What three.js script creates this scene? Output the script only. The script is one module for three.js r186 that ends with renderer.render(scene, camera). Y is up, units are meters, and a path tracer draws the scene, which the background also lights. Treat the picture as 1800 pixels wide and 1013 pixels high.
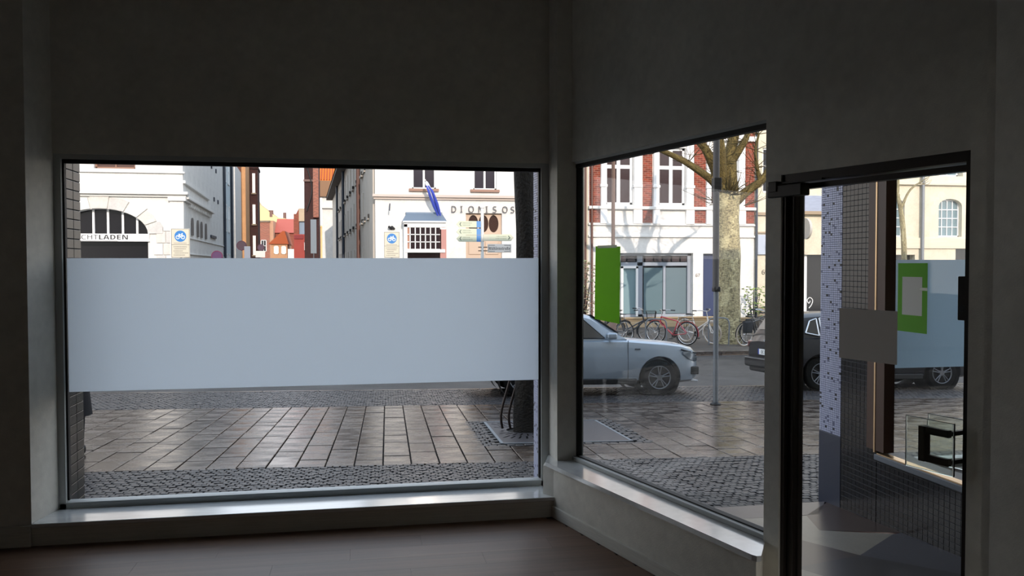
import * as THREE from 'three';
import { mergeGeometries, toCreasedNormals } from 'three/addons/utils/BufferGeometryUtils.js';
import { RoundedBoxGeometry } from 'three/addons/geometries/RoundedBoxGeometry.js';
import { TextGeometry } from 'three/addons/geometries/TextGeometry.js';
import { FontLoader } from 'three/addons/loaders/FontLoader.js';
import { MarchingCubes } from 'three/addons/objects/MarchingCubes.js';
import { Brush, Evaluator, SUBTRACTION } from 'three-bvh-csg';

// ---------- camera, sky, sun, exposure ----------
const scene = new THREE.Scene();
const R = THREE.MathUtils.degToRad;
const camera = new THREE.PerspectiveCamera(38.51, 1800 / 1013, 0.05, 600);
camera.position.set(0, 1.7, 0);
camera.rotation.set(R(-1.6), R(-10.07), R(-0.09), 'YXZ');
const renderer = new THREE.WebGLRenderer();
renderer.toneMapping = THREE.LinearToneMapping;
renderer.toneMappingExposure = 1.65;
renderer.shadowMap.enabled = true;

const SUN_EL = R(19.5), SUN_AZ = R(3.5);            // low winter sun behind the shop, a touch to the right
const sunDir = new THREE.Vector3(Math.sin(SUN_AZ) * Math.cos(SUN_EL), Math.sin(SUN_EL), Math.cos(SUN_AZ) * Math.cos(SUN_EL));
{ // hazy bright winter sky: warm white low down, pale blue overhead
  const w = 256, h = 128, d = new Float32Array(w * h * 4);
  for (let j = 0; j < h; j++) { const e = Math.max(0, Math.sin(((j + 0.5) / h - 0.5) * Math.PI)), k = Math.pow(e, 0.55); for (let i = 0; i < w; i++) { const o = (j * w + i) * 4; d[o] = 1.5 + (0.55 - 1.5) * k; d[o + 1] = 1.46 + (0.74 - 1.46) * k; d[o + 2] = 1.40 + (1.0 - 1.40) * k; d[o + 3] = 1; } }
  const t = new THREE.DataTexture(d, w, h, THREE.RGBAFormat, THREE.FloatType); t.mapping = THREE.EquirectangularReflectionMapping; t.magFilter = THREE.LinearFilter; t.needsUpdate = true;
  scene.background = t; scene.environment = t;
}
const sun = new THREE.DirectionalLight(new THREE.Color(1.0, 0.86, 0.74), 2.1);
sun.position.copy(sunDir).multiplyScalar(90).add(new THREE.Vector3(0, 0, -20));
sun.target.position.set(0, 0, -20); scene.add(sun, sun.target);
sun.castShadow = true; sun.shadow.mapSize.set(4096, 4096);
Object.assign(sun.shadow.camera, { left: -60, right: 60, top: 60, bottom: -60, near: 1, far: 260 });
sun.name = 'sun';

// ---------- helpers ----------
let seed = 20240;
const rnd = () => { seed = (seed * 1664525 + 1013904223) >>> 0; return seed / 4294967296; };
const rr = (a, b) => a + (b - a) * rnd();
const V = (x, y, z) => new THREE.Vector3(x, y, z);
const taken = {};
function numbered(n) { const k = taken[n] = (taken[n] ?? -1) + 1; return k ? n + '_' + String(k).padStart(3, '0') : n; }
function clean(g) {
  let o = g.index ? g.toNonIndexed() : g.clone();
  for (const k of Object.keys(o.attributes)) if (!['position', 'normal', 'uv'].includes(k)) o.deleteAttribute(k);
  if (!o.attributes.uv) o.setAttribute('uv', new THREE.BufferAttribute(new Float32Array(o.attributes.position.count * 2), 2));
  if (!o.attributes.normal) o.computeVertexNormals();
  o.morphAttributes = {}; o.clearGroups();
  return o;
}
const merge = (gs) => Array.isArray(gs) ? (gs.length === 1 ? gs[0] : mergeGeometries(gs.map(clean))) : gs;
// texture coordinates in metres from the shape itself, by the way each face points
function metreUV(g0) {
  const g = g0.index ? g0.toNonIndexed() : g0; const p = g.attributes.position, n = p.count, uv = new Float32Array(n * 2);
  const a = V(), b = V(), c = V(), e = V(), f = V();
  for (let i = 0; i < n; i += 3) {
    a.fromBufferAttribute(p, i); b.fromBufferAttribute(p, i + 1); c.fromBufferAttribute(p, i + 2);
    const nn = e.subVectors(b, a).cross(f.subVectors(c, a)); const ax = Math.abs(nn.x), ay = Math.abs(nn.y), az = Math.abs(nn.z);
    [a, b, c].forEach((q, k) => {
      uv[(i + k) * 2] = ax > ay && ax > az ? q.z : q.x; uv[(i + k) * 2 + 1] = ay > ax && ay >= az ? q.z : q.y;
    });
  }
  g.setAttribute('uv', new THREE.BufferAttribute(uv, 2)); return g;
}
const B = (x0, x1, y0, y1, z0, z1) => new THREE.BoxGeometry(Math.abs(x1 - x0), Math.abs(y1 - y0), Math.abs(z1 - z0)).translate((x0 + x1) / 2, (y0 + y1) / 2, (z0 + z1) / 2);
function RB(x0, x1, y0, y1, z0, z1, r = 0.01, s = 2) {
  const w = Math.abs(x1 - x0), h = Math.abs(y1 - y0), d = Math.abs(z1 - z0);
  return new RoundedBoxGeometry(w, h, d, s, Math.min(r, w * 0.49, h * 0.49, d * 0.49)).translate((x0 + x1) / 2, (y0 + y1) / 2, (z0 + z1) / 2);
}
function rod(p, q, r0, r1 = r0, n = 8) {
  const d = V().subVectors(q, p), g = new THREE.CylinderGeometry(r1, r0, d.length(), n);
  g.translate(0, d.length() / 2, 0); g.applyQuaternion(new THREE.Quaternion().setFromUnitVectors(V(0, 1, 0), d.normalize())); g.translate(p.x, p.y, p.z); return g;
}
const tube = (pts, r, seg = 16, n = 6, closed = false) => new THREE.TubeGeometry(new THREE.CatmullRomCurve3(pts, closed), seg, r, n, closed);
// a tapering limb through points with their own radii
function limb(pts, rad, n = 8, rough = 0) {
  const c = new THREE.CatmullRomCurve3(pts), S = Math.max(4, pts.length * 4), fr = c.computeFrenetFrames(S), pos = [], idx = [];
  for (let i = 0; i <= S; i++) {
    const t = i / S, p = c.getPoint(t), k = t * (rad.length - 1), j = Math.min(rad.length - 2, Math.floor(k)), r = rad[j] + (rad[j + 1] - rad[j]) * (k - j);
    for (let a = 0; a <= n; a++) {
      const th = (a % n) / n * Math.PI * 2, q = r * (1 + rough * Math.sin(th * 3 + i * 0.7) + rough * 0.7 * Math.sin(th * 5 - i * 1.3));
      pos.push(p.x + q * (Math.cos(th) * fr.normals[i].x + Math.sin(th) * fr.binormals[i].x), p.y + q * (Math.cos(th) * fr.normals[i].y + Math.sin(th) * fr.binormals[i].y), p.z + q * (Math.cos(th) * fr.normals[i].z + Math.sin(th) * fr.binormals[i].z));
    }
  }
  const uv = [];
  for (let i = 0; i <= S; i++) for (let a = 0; a <= n; a++) uv.push(a / n, i / S * c.getLength());
  for (let i = 0; i < S; i++) for (let a = 0; a < n; a++) { const o = i * (n + 1) + a; idx.push(o, o + 1, o + n + 1, o + 1, o + n + 2, o + n + 1); }
  const g = new THREE.BufferGeometry(); g.setAttribute('position', new THREE.Float32BufferAttribute(pos, 3)); g.setAttribute('uv', new THREE.Float32BufferAttribute(uv, 2)); g.setIndex(idx); g.computeVertexNormals(); return g;
}
// a skin over rings of points (all of one length); ends closed with fans
function loft(rings, crease = 0.6) {
  const m = rings[0].length, pos = [], idx = [];
  for (const r of rings) for (const p of r) pos.push(p.x, p.y, p.z);
  for (let i = 0; i < rings.length - 1; i++) for (let a = 0; a < m; a++) { const o = i * m, b = (a + 1) % m; idx.push(o + a, o + b, o + m + a, o + b, o + m + b, o + m + a); }
  const e = (rings.length - 1) * m;
  for (let a = 1; a < m - 1; a++) { idx.push(0, a + 1, a); idx.push(e, e + a, e + a + 1); }
  const g = new THREE.BufferGeometry(); g.setAttribute('position', new THREE.Float32BufferAttribute(pos, 3)); g.setIndex(idx);
  const o = toCreasedNormals(g, crease); return metreUV(o);
}
// an upright plate with openings, outline in x and y, thickness along z from z0 to z1
function plate(outline, holes, z0, z1, bevel = 0) {
  const s = new THREE.Shape(outline.map((p) => new THREE.Vector2(p[0], p[1])));
  for (const h of holes) s.holes.push(new THREE.Path(h.map((p) => new THREE.Vector2(p[0], p[1]))));
  const g = new THREE.ExtrudeGeometry(s, { depth: z1 - z0, bevelEnabled: bevel > 0, bevelSize: bevel, bevelThickness: bevel, bevelSegments: 1, curveSegments: 12 });
  return metreUV(g.translate(0, 0, z0));
}
const rect = (x0, x1, y0, y1) => [[x0, y0], [x1, y0], [x1, y1], [x0, y1]];
// a flat slab from an outline in plan (x, z), between heights y0 and y1
function slab(pts, y0, y1) {
  const s = new THREE.Shape(pts.map((p) => new THREE.Vector2(p[0], -p[1])));
  const g = new THREE.ExtrudeGeometry(s, { depth: y1 - y0, bevelEnabled: false }); g.rotateX(-Math.PI / 2); g.translate(0, y0, 0); return metreUV(g);
}
function shadow(m) { m.castShadow = true; m.receiveShadow = true; return m; }
function thing(name, label, category, pos = [0, 0, 0], turn = 0, group) {
  const o = new THREE.Group(); o.name = numbered(name); scene.add(o); o.position.set(...pos); o.rotation.y = turn; o.userData = { label, category };
  if (group) o.userData.group = group; return o;
}
function structure(name, label, pos = [0, 0, 0]) { const o = new THREE.Group(); o.name = numbered(name); scene.add(o); o.position.set(...pos); o.userData = { label, category: name.split('_')[0], kind: 'structure' }; return o; }
function put(name, gs, mat, parent = scene, label) {       // shape given in the parent's own frame
  const m = shadow(new THREE.Mesh(merge(gs), mat)); m.name = parent === scene ? numbered(name) : name; parent.add(m);
  if (label) m.userData.label = label; return m;
}
const inv = new THREE.Matrix4();
function putW(name, gs, mat, parent, label) {              // shape given in metres of the place
  const g = merge(gs).clone(); parent.updateWorldMatrix(true, false); g.applyMatrix4(inv.copy(parent.matrixWorld).invert()); return put(name, g, mat, parent, label);
}
function single(name, gs, mat, label, category, base, group) { // a thing of one mesh, its own origin at its base
  const g = merge(gs).clone().translate(-base[0], -base[1], -base[2]); const m = put(name, g, mat); m.position.set(...base); m.userData = { label, category }; if (group) m.userData.group = group; return m;
}

// ---------- computed textures ----------
function valueNoise(n, cells) {
  const g = new Float32Array(cells * cells).map(() => rnd()), o = new Float32Array(n * n);
  for (let y = 0; y < n; y++) for (let x = 0; x < n; x++) {
    const u = x / n * cells, v = y / n * cells, i = Math.floor(u), j = Math.floor(v); let a = u - i, b = v - j; a = a * a * (3 - 2 * a); b = b * b * (3 - 2 * b);
    const G = (p, q) => g[(q % cells) * cells + (p % cells)];
    o[y * n + x] = (G(i, j) * (1 - a) + G(i + 1, j) * a) * (1 - b) + (G(i, j + 1) * (1 - a) + G(i + 1, j + 1) * a) * b;
  }
  return o;
}
function fbm(n, cells, oct = 4) {
  const o = new Float32Array(n * n); let s = 0;
  for (let k = 0, w = 1; k < oct; k++, w *= 0.55, cells *= 2) { if (cells > n) break; const v = valueNoise(n, cells); s += w; for (let i = 0; i < o.length; i++) o[i] += v[i] * w; }
  for (let i = 0; i < o.length; i++) o[i] /= s; return o;
}
function tex(n, fn, srgb = true, m = n) {
  const d = new Uint8Array(n * m * 4);
  for (let i = 0; i < n * m; i++) { const c = fn(i, i % n, Math.floor(i / n)); d[i * 4] = c[0]; d[i * 4 + 1] = c[1]; d[i * 4 + 2] = c[2]; d[i * 4 + 3] = 255; }
  const t = new THREE.DataTexture(d, n, m); t.wrapS = t.wrapT = THREE.RepeatWrapping; t.magFilter = THREE.LinearFilter; t.minFilter = THREE.LinearMipmapLinearFilter; t.generateMipmaps = true; t.needsUpdate = true;
  if (srgb) t.colorSpace = THREE.SRGBColorSpace; return t;
}
const N1 = fbm(256, 4, 6), N2 = fbm(256, 32, 3), N3 = fbm(256, 8, 5);
const grey = (a, lo, hi) => (i) => { const v = lo + (hi - lo) * a[i]; return [v, v, v]; };
const bumpT = tex(256, grey(N2, 0, 255), false), mottle = tex(256, (i) => { const v = 205 + 50 * (0.6 * N1[i] + 0.4 * N2[i]); return [v, v, v]; });
const stainT = tex(256, (i) => { const v = 150 + 105 * Math.min(1, Math.max(0, (N1[i] - 0.25) * 1.7)) * (0.75 + 0.25 * N2[i]); return [v, v * 0.985, v * 0.96]; });
const roughT = tex(256, (i) => { const v = 60 + 150 * Math.min(1, Math.max(0, (N3[i] - 0.3) * 2.2)); return [v, v, v]; }, false);
function rep(t, s) { const c = t.clone(); c.repeat.set(s, s); c.needsUpdate = true; return c; }
const mottle1 = rep(mottle, 0.7), bump6 = rep(bumpT, 6), bump1 = rep(bumpT, 1.2), stain05 = rep(stainT, 0.35), rough1 = rep(roughT, 0.9), mottle3 = rep(mottle, 3);
const std = (c, o = {}) => new THREE.MeshStandardMaterial({ color: new THREE.Color(c), roughness: 0.8, ...o });
const phy = (c, o = {}) => new THREE.MeshPhysicalMaterial({ color: new THREE.Color(c), roughness: 0.5, ...o });
function canvasTex(w, h, draw) { const c = document.createElement('canvas'); c.width = w; c.height = h; draw(c.getContext('2d'), w, h); const t = new THREE.CanvasTexture(c); t.colorSpace = THREE.SRGBColorSpace; return t; }

const M = {
  paint: std('#f1ede2', { roughness: 0.75, map: mottle1, bumpMap: bump6, bumpScale: 0.0006 }),
  gloss: phy('#f6f7f6', { roughness: 0.2, ior: 2.0, clearcoat: 1, clearcoatRoughness: 0.13, map: mottle1 }),
  frameGrey: std('#b9bcba', { roughness: 0.42 }),
  seal: std('#141212', { roughness: 0.6 }),
  bronze: std('#2b2420', { roughness: 0.4, metalness: 0.4 }),
  brass: std('#d8b890', { roughness: 0.3, metalness: 0.8 }),
  glass: phy('#ffffff', { roughness: 0, transmission: 1, thickness: 0, ior: 1.2 }),
  film: phy('#eef3f7', { roughness: 1, transmission: 0.84, thickness: 0 }),
  greenPaper: phy('#b2e63e', { roughness: 1, transmission: 0.85, thickness: 0 }),
  whitePaper: phy('#e6e2de', { roughness: 1, transmission: 0.5, thickness: 0 }),
  tape: phy('#e8ead8', { roughness: 0.6, transmission: 0.5, thickness: 0 }),
  acrylic: phy('#f4fbf6', { roughness: 0.02, transmission: 1, thickness: 0.02, ior: 1.49, attenuationColor: new THREE.Color('#cfe8d8'), attenuationDistance: 0.6 }),
  darkMetal: std('#2e2b28', { roughness: 0.45, metalness: 0.6 }),
  steel: std('#9a9da0', { roughness: 0.35, metalness: 0.9 }),
  galv: std('#8b9095', { roughness: 0.5, metalness: 0.5, map: mottle3 }),
  asphalt: std('#4c4a49', { roughness: 0.62, map: stain05, bumpMap: bump6, bumpScale: 0.006 }),
  mortar: std('#2e2a28', { roughness: 0.9, bumpMap: bump6, bumpScale: 0.004 }),
  stucco: std('#ece8de', { roughness: 0.9, map: mottle1 }),
  stuccoWhite: std('#f0eee9', { roughness: 0.9, map: mottle1 }),
  stuccoCream: std('#e6dcc4', { roughness: 0.9, map: mottle1 }),
  stuccoBlue: std('#d5e4ea', { roughness: 0.9, map: mottle1 }),
  stone: std('#b5a892', { roughness: 0.85, map: stain05 }),
  trimWhite: std('#eeeeec', { roughness: 0.6 }),
  darkGlass: std('#17151a', { roughness: 0.08 }),
  blueGlass: std('#5f7a80', { roughness: 0.45 }),
  redTile: std('#b2592f', { roughness: 0.85, map: mottle3 }),
  slate: std('#6f7f90', { roughness: 0.5, metalness: 0.2 }),
  darkPipe: std('#2a3340', { roughness: 0.5 }),
  brownPipe: std('#5d3f36', { roughness: 0.5 }),
  black: std('#0c0c0d', { roughness: 0.6 }),
  rubber: phy('#0c0c0c', { roughness: 0.9, specularIntensity: 0.3 }),
  chrome: std('#d6d8da', { roughness: 0.15, metalness: 1 }),
};
// brick courses far too small to pick apart from here
const brickT = (() => {
  const W = 256, H = 256;
  return tex(W, (i, x, y) => {
    const row = Math.floor(y / 32), off = (row % 2) * 32, bx = (x + off) % 64, by = y % 32, j = bx < 4 || by < 5, k = ((Math.floor((x + off) / 64) % 4) * 7 + row * 13) % 17 / 17;
    const v = 0.75 + 0.3 * k + 0.25 * (N2[i] - 0.5);
    return j ? [168, 150, 135] : [155 * v, 84 * v, 64 * v];
  });
})();
const brickRep = brickT.clone(); brickRep.repeat.set(1 / 0.96, 1 / 0.62); brickRep.needsUpdate = true;
M.brick = std('#ffffff', { roughness: 0.9, map: brickRep });
M.brickShade = std('#6a6470', { roughness: 0.9, map: brickRep });  // same brick with the shade of the house fronts put into its colour
M.brickRed = std('#e6c6bc', { roughness: 0.9, map: brickRep });

// ---------- the room ----------
// wall B runs from the far corner towards the camera, turned 16 degrees; E along it, NB into the room
const ANG = R(15.97), E = V(Math.sin(ANG), 0, Math.cos(ANG)), NB = V(-Math.cos(ANG), 0, Math.sin(ANG)), B0 = V(1.238, 0, -5.384);
const onB = (s, off, y = 0) => V(B0.x + E.x * s + NB.x * off, y, B0.z + E.z * s + NB.z * off);
const BF = new THREE.Matrix4().makeBasis(E, V(0, 1, 0), NB).setPosition(B0);  // x = s along the wall, y up, z = off towards the room
const bB = (s0, s1, y0, y1, o0, o1, r = 0) => (r ? RB(s0, s1, y0, y1, o0, o1, r) : metreUV(B(s0, s1, y0, y1, o0, o1))).applyMatrix4(BF);
const CEIL = 3.6, ROOM_BACK = 2.4, ROOM_LEFT = -3.6;

const floorTex = tex(256, (i, x, y) => {
  const g = 0.55 * N1[(y * 256 + Math.floor(x / 14)) % 65536] + 0.45 * N2[(Math.floor(y / 1) * 256 + Math.floor(x / 24)) % 65536];
  const v = 0.74 + 0.4 * g; return [122 * v, 93 * v, 74 * v];
});
const floorMats = ['#ffffff', '#f8f4f0', '#fbf8f2', '#f4f0ea'].map((c) => { const t = floorTex.clone(); t.repeat.set(0.8, 5); t.offset.set(rnd(), rnd()); t.needsUpdate = true; return std(c, { roughness: 0.42, map: t }); });
const floor = structure('floor', 'grey brown wooden plank floor of the empty shop');
floor.userData.category = 'floor';
putW('floor_base', slab([[ROOM_LEFT, -5.6], [1.32, -5.6], [1.75, -4.0], [2.35, -1.9], [2.6, ROOM_BACK], [ROOM_LEFT, ROOM_BACK]], -0.2, -0.012), M.mortar, floor);
{
  const geo = metreUV(new THREE.BoxGeometry(1.194, 0.012, 0.1872)), spots = [];
  for (let r = 0; r < 62; r++) {
    const z = -5.45 + r * 0.188; let x = ROOM_LEFT - ((r * 0.43) % 1.2);
    const edge = z < -5.384 ? 1.2 : 1.238 + (z + 5.384) * 0.286;
    for (; x < Math.min(edge, 2.5); x += 1.197) spots.push([Math.max(x, ROOM_LEFT), Math.min(x + 1.196, edge), z]);
  }
  spots.sort((a, b) => Math.hypot(a[0], a[2] + 3) - Math.hypot(b[0], b[2] + 3));
  const rest = [];
  spots.forEach(([a, b, z], i) => {
    if (b - a < 0.03) return;
    if (i < 290) { const m = put('plank', geo, floorMats[i % 4], floor); m.position.set((a + b) / 2, -0.006, z); m.scale.x = (b - a) / 1.194; }
    else rest.push(B(a, b, -0.012, 0, z - 0.093, z + 0.093));
  });
  put('planks', rest.map(metreUV), floorMats[0], floor).userData.kind = 'stuff';
}
const ceiling = structure('ceiling', 'painted ceiling of the empty shop');
putW('ceiling_slab', B(ROOM_LEFT - 0.2, 2.9, CEIL, CEIL + 0.2, -5.8, ROOM_BACK + 0.2), M.paint, ceiling);

// front wall with the wide display window
const WA = -5.66, XL = -1.901, XR = 1.217;
const front = structure('wall_front', 'white painted front wall above and beside the wide display window');
front.userData.category = 'wall';
putW('header', metreUV(B(-3.6, 1.36, 2.41, CEIL, -6.0, WA)), M.paint, front);
putW('side_pier', [slab([[-3.8, -5.384], [-2.0, -5.384], [-1.945, WA], [-1.945, -5.76], [-3.8, -5.76]], 0, CEIL)], M.paint, front);
putW('corner_post', slab([[1.272, -5.75], [1.272, -5.655], [1.284, -5.47], [1.415, -5.475], [1.47, -5.50], [1.47, -5.75]], 0.1, CEIL), M.paint, front);
putW('under_wall', metreUV(B(-2.0, 1.36, -0.3, 0.1, -6.0, -5.69)), M.paint, front);
// tiles that clad the outer reveal beside the glass
{
  const tg = RB(-0.006, 0.006, -0.0305, 0.0305, -0.068, 0.068, 0.004, 1), tms = ['#2a2b27', '#1f211f', '#33332d', '#191b1c'].map((c) => std(c, { roughness: 0.22, map: mottle3 }));
  putW('tile_backing', B(-2.02, -1.915, -0.3, 2.42, -6.06, -5.762), std('#1c1c1b', { roughness: 0.9 }), front);
  for (let r = 0; r < 41; r++) for (let k = 0; k < 2; k++) { const m = put('tile', tg, tms[(r * 3 + k * 2 + (r >> 2)) % 4], front); m.position.set(-1.909, -0.22 + r * 0.0645, -5.832 - k * 0.141); }
}
const display = structure('window_1', 'wide display window with a frosted band across the middle');
putW('frame', [B(-1.945, XL, 0.118, 2.41, -5.76, -5.672), B(XR, 1.272, 0.118, 2.41, -5.76, -5.672), B(XL, XR, 2.38, 2.41, -5.76, -5.672), RB(-1.945, 1.272, 0.13, 0.178, -5.76, -5.672, 0.006)], M.frameGrey, display);
putW('seal', [B(XL, XL + 0.012, 0.186, 2.385, -5.735, -5.70), B(XR - 0.012, XR, 0.186, 2.385, -5.735, -5.70), B(XL, XR, 2.355, 2.385, -5.735, -5.70)], M.seal, display, 'black rubber seal round the glass');
putW('pane', B(XL, XR, 0.178, 2.385, -5.722, -5.714), M.glass, display);
putW('frosted_film', B(XL + 0.016, XR - 0.014, 0.886, 1.748, -5.7115, -5.7105), M.film, display, 'white frosted privacy film');
const ledge = structure('trim_1', 'low glossy white ledge below the wide display window'); ledge.userData.category = 'ledge';
putW('ledge_top', RB(-2.0, 1.262, 0.112, 0.138, -5.69, -5.372, 0.006), M.gloss, ledge);
putW('ledge_front', B(-2.0, 1.245, 0, 0.112, -5.60, -5.385), M.paint, ledge);
const bl = structure('baseboard_left', 'white baseboard left of the display window');
putW('board', RB(-3.6, -2.0, 0, 0.13, -5.386, -5.366, 0.005), M.paint, bl);

// the turned wall with its window, parapet, sill and the glass door
const WB = -0.2, ST = 1.80, DL = 1.90, DG = 1.956, DR = 2.825, DJ = 2.97, DH = 2.06;
const side = structure('wall_right', 'white painted turned wall above the side window and the glass door'); side.userData.category = 'wall';
putW('header', [bB(-0.2, ST, 2.40, CEIL, WB - 0.12, WB + 0.03), bB(ST, DJ + 0.1, DH + 0.06, CEIL, WB - 0.12, WB + 0.03)], M.paint, side);
putW('door_post', bB(ST, DL, 0, DH + 0.07, WB - 0.12, WB + 0.03), M.paint, side);
putW('door_jamb', [bB(DR + 0.03, DJ, 0, 2.62, WB - 0.12, WB + 0.04), bB(DJ, DJ + 0.10, 0, CEIL, WB - 0.12, WB + 0.12)], M.paint, side);
putW('parapet', [slab([[1.185, -5.47], [1.238, -5.384], [onB(1.935, 0).x, onB(1.935, 0).z], [onB(1.80, -0.165).x, onB(1.80, -0.165).z], [onB(1.80, WB - 0.1).x, onB(1.80, WB - 0.1).z], [onB(-0.2, WB - 0.1).x, onB(-0.2, WB - 0.1).z], [1.262, -5.66]], 0, 0.333)], M.paint, side);
const sill = structure('trim_2', 'white window sill with rounded end below the side window'); sill.userData.category = 'sill';
{
  const p0 = onB(-0.075, 0.022), p1 = onB(1.93, 0.022), p1b = onB(1.955, 0.014), p1c = onB(1.96, -0.008), p2 = onB(1.83, WB + 0.05), p3 = onB(1.80, WB + 0.032), p3b = onB(1.8, WB - 0.05), p4 = onB(-0.16, WB - 0.05);
  putW('sill_board', slab([p0, p1, p1b, p1c, p2, p3, p3b, p4, V(1.262, 0, -5.655)].map((p) => [p.x, p.z]), 0.333, 0.36), M.gloss, sill);
}
const sb = structure('baseboard_right', 'white baseboard under the side window sill');
putW('board', bB(0.0, 1.93, 0, 0.078, -0.002, 0.014, 0.005), M.paint, sb);
const win2 = structure('window_2', 'narrow side window left of the glass door');
putW('frame', [bB(-0.10, -0.045, 0.36, 2.40, WB - 0.06, WB + 0.02), bB(ST - 0.012, ST, 0.36, 2.40, WB - 0.06, WB + 0.01), bB(-0.1, ST, 2.385, 2.40, WB - 0.06, WB + 0.01), bB(-0.10, ST, 0.36, 0.385, WB - 0.06, WB + 0.03, 0.004)], M.frameGrey, win2);
putW('seal', [bB(-0.045, -0.02, 0.385, 2.385, WB - 0.035, WB), bB(-0.045, ST, 2.36, 2.385, WB - 0.035, WB + 0.005), bB(-0.02, ST - 0.01, 0.385, 0.392, WB - 0.04, WB)], M.seal, win2, 'black seal round the glass');
putW('pane', bB(-0.04, ST - 0.01, 0.385, 2.38, WB - 0.024, WB - 0.016), M.glass, win2);
// glass door
const door = structure('door_1', 'frameless glass shop door with square clear acrylic handle plates');
putW('door_frame', [bB(DL, DL + 0.02, 0, DH + 0.05, WB - 0.1, WB + 0.02), bB(DL, DR + 0.06, DH + 0.02, DH + 0.062, WB - 0.1, WB + 0.02), bB(DR, DR + 0.035, 0, DH + 0.04, WB - 0.1, WB + 0.02)], M.bronze, door);
putW('door_stile', bB(DL + 0.022, DG, 0.01, DH, WB - 0.06, WB, 0.004), M.bronze, door);
putW('top_rail', bB(DG, DR, DH - 0.012, DH + 0.012, WB - 0.05, WB - 0.01), M.bronze, door);
putW('bottom_rail', bB(DG, DR, 0.01, 0.1, WB - 0.05, WB - 0.01), M.bronze, door);
putW('pane', bB(DG, DR, 0.1, DH - 0.012, WB - 0.036, WB - 0.024), M.glass, door);
const closer = putW('door_closer', [bB(1.835, 2.05, DH - 0.045, DH + 0.012, WB + 0.0, WB + 0.055, 0.006), bB(1.845, 1.90, DH - 0.02, DH + 0.03, WB + 0.02, WB + 0.06, 0.004)], M.darkMetal, door, 'dark metal door closer');
putW('closer_arm', bB(1.88, 2.16, DH + 0.016, DH + 0.024, WB + 0.025, WB + 0.045), M.darkMetal, closer);
const hp = putW('handle_plate', bB(2.625, 2.832, 0.912, 1.112, WB + 0.069, WB + 0.081, 0.004), M.acrylic, door, 'clear acrylic square push plate inside');
putW('handle_plate', bB(2.56, 2.777, 0.89, 1.09, WB - 0.146, WB - 0.134, 0.004), M.acrylic, door, 'clear acrylic square push plate outside');
const brk = std('#4a423c', { roughness: 0.5, metalness: 0.3 });
putW('handle_bracket', [bB(2.675, 2.703, 0.942, 1.078, WB + 0.03, WB + 0.066, 0.003), bB(2.703, 2.80, 1.05, 1.078, WB + 0.04, WB + 0.062, 0.003), bB(2.703, 2.80, 0.942, 0.97, WB + 0.04, WB + 0.062, 0.003), bB(2.785, 2.80, 1.056, 1.072, WB - 0.133, WB + 0.05), bB(2.785, 2.80, 0.948, 0.964, WB - 0.133, WB + 0.05)], brk, hp, 'brown metal bracket behind the acrylic');
{
  const g = bB(2.205, 2.502, 1.288, 1.508, WB - 0.0225, WB - 0.0215);
  single('paper_sign', g, M.whitePaper, 'blank grey white sheet of paper taped to the glass door', 'paper', [onB(2.375, WB - 0.022).x, 1.275, onB(2.375, WB - 0.022).z]);
  const b = bB(2.79, 2.836, 1.49, 1.655, WB - 0.02, WB + 0.012, 0.004);
  const lk = putW('lock_case', b, M.darkMetal, door, 'dark lock case at the edge of the door');
  putW('lock_cylinder', rod(onB(2.813, WB + 0.012, 1.535), onB(2.813, WB + 0.02, 1.535), 0.013), M.black, lk);
}
const green1 = thing('green_poster', 'narrow green poster taped to the side window above the silver car', 'poster', onB(0.34, WB - 0.01, 1.335).toArray());
putW('sheet', plate([[0.475, 1.328], [0.482, 1.815], [0.190, 1.822], [0.180, 1.342]], [], -0.2125, -0.2115).applyMatrix4(BF), M.greenPaper, green1);
putW('tape', bB(0.215, 0.445, 1.808, 1.826, WB - 0.0113, WB - 0.0108), M.tape, green1, 'strip of clear tape along the top');
// the rest of the room behind the camera
const leftWall = structure('wall_left', 'white painted left wall of the shop'); putW('wall_slab', B(ROOM_LEFT - 0.2, ROOM_LEFT, 0, CEIL, -5.76, ROOM_BACK), M.paint, leftWall);
const backWall = structure('wall_back', 'rear wall of the shop behind the viewer'); putW('wall_slab', B(ROOM_LEFT - 0.2, 2.8, 0, CEIL, ROOM_BACK, ROOM_BACK + 0.2), M.paint, backWall);
const nearWall = structure('wall_side', 'plain painted wall right of the glass door');
{ const c = onB(DJ + 0.03, WB + 0.12), d = onB(DJ + 0.2, WB - 0.1); putW('wall_slab', slab([[c.x, c.z], [2.15, ROOM_BACK], [2.9, ROOM_BACK], [2.9, d.z], [d.x, d.z]], 0, CEIL), M.paint, nearWall); }

// ---------- the building the shop belongs to ----------
const own = structure('wall_upper', 'upper storeys of the building that holds the shop'); own.userData.category = 'building';
putW('storeys', B(-24, 26, CEIL + 0.2, 8.45, -6.02, 8), M.stucco, own);
putW('neighbour_mass', [B(-24, ROOM_LEFT - 0.2, -0.6, CEIL + 0.2, -6.02, 8), B(8.2, 26, -0.8, CEIL + 0.2, -6.02, 8)], M.stucco, own);
{ const a = onB(-0.2, WB - 0.12), c = onB(4.4, WB - 0.12); putW('niche_ceiling', slab([[a.x, a.z], [a.x, -6.02], [8.2, -6.02], [8.2, c.z], [c.x, c.z]], 2.75, CEIL + 0.2), M.paint, own); }
putW('niche_end', B(2.2, 8.2, -0.2, 2.75, -1.4, -1.2), M.stucco, own);

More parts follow.
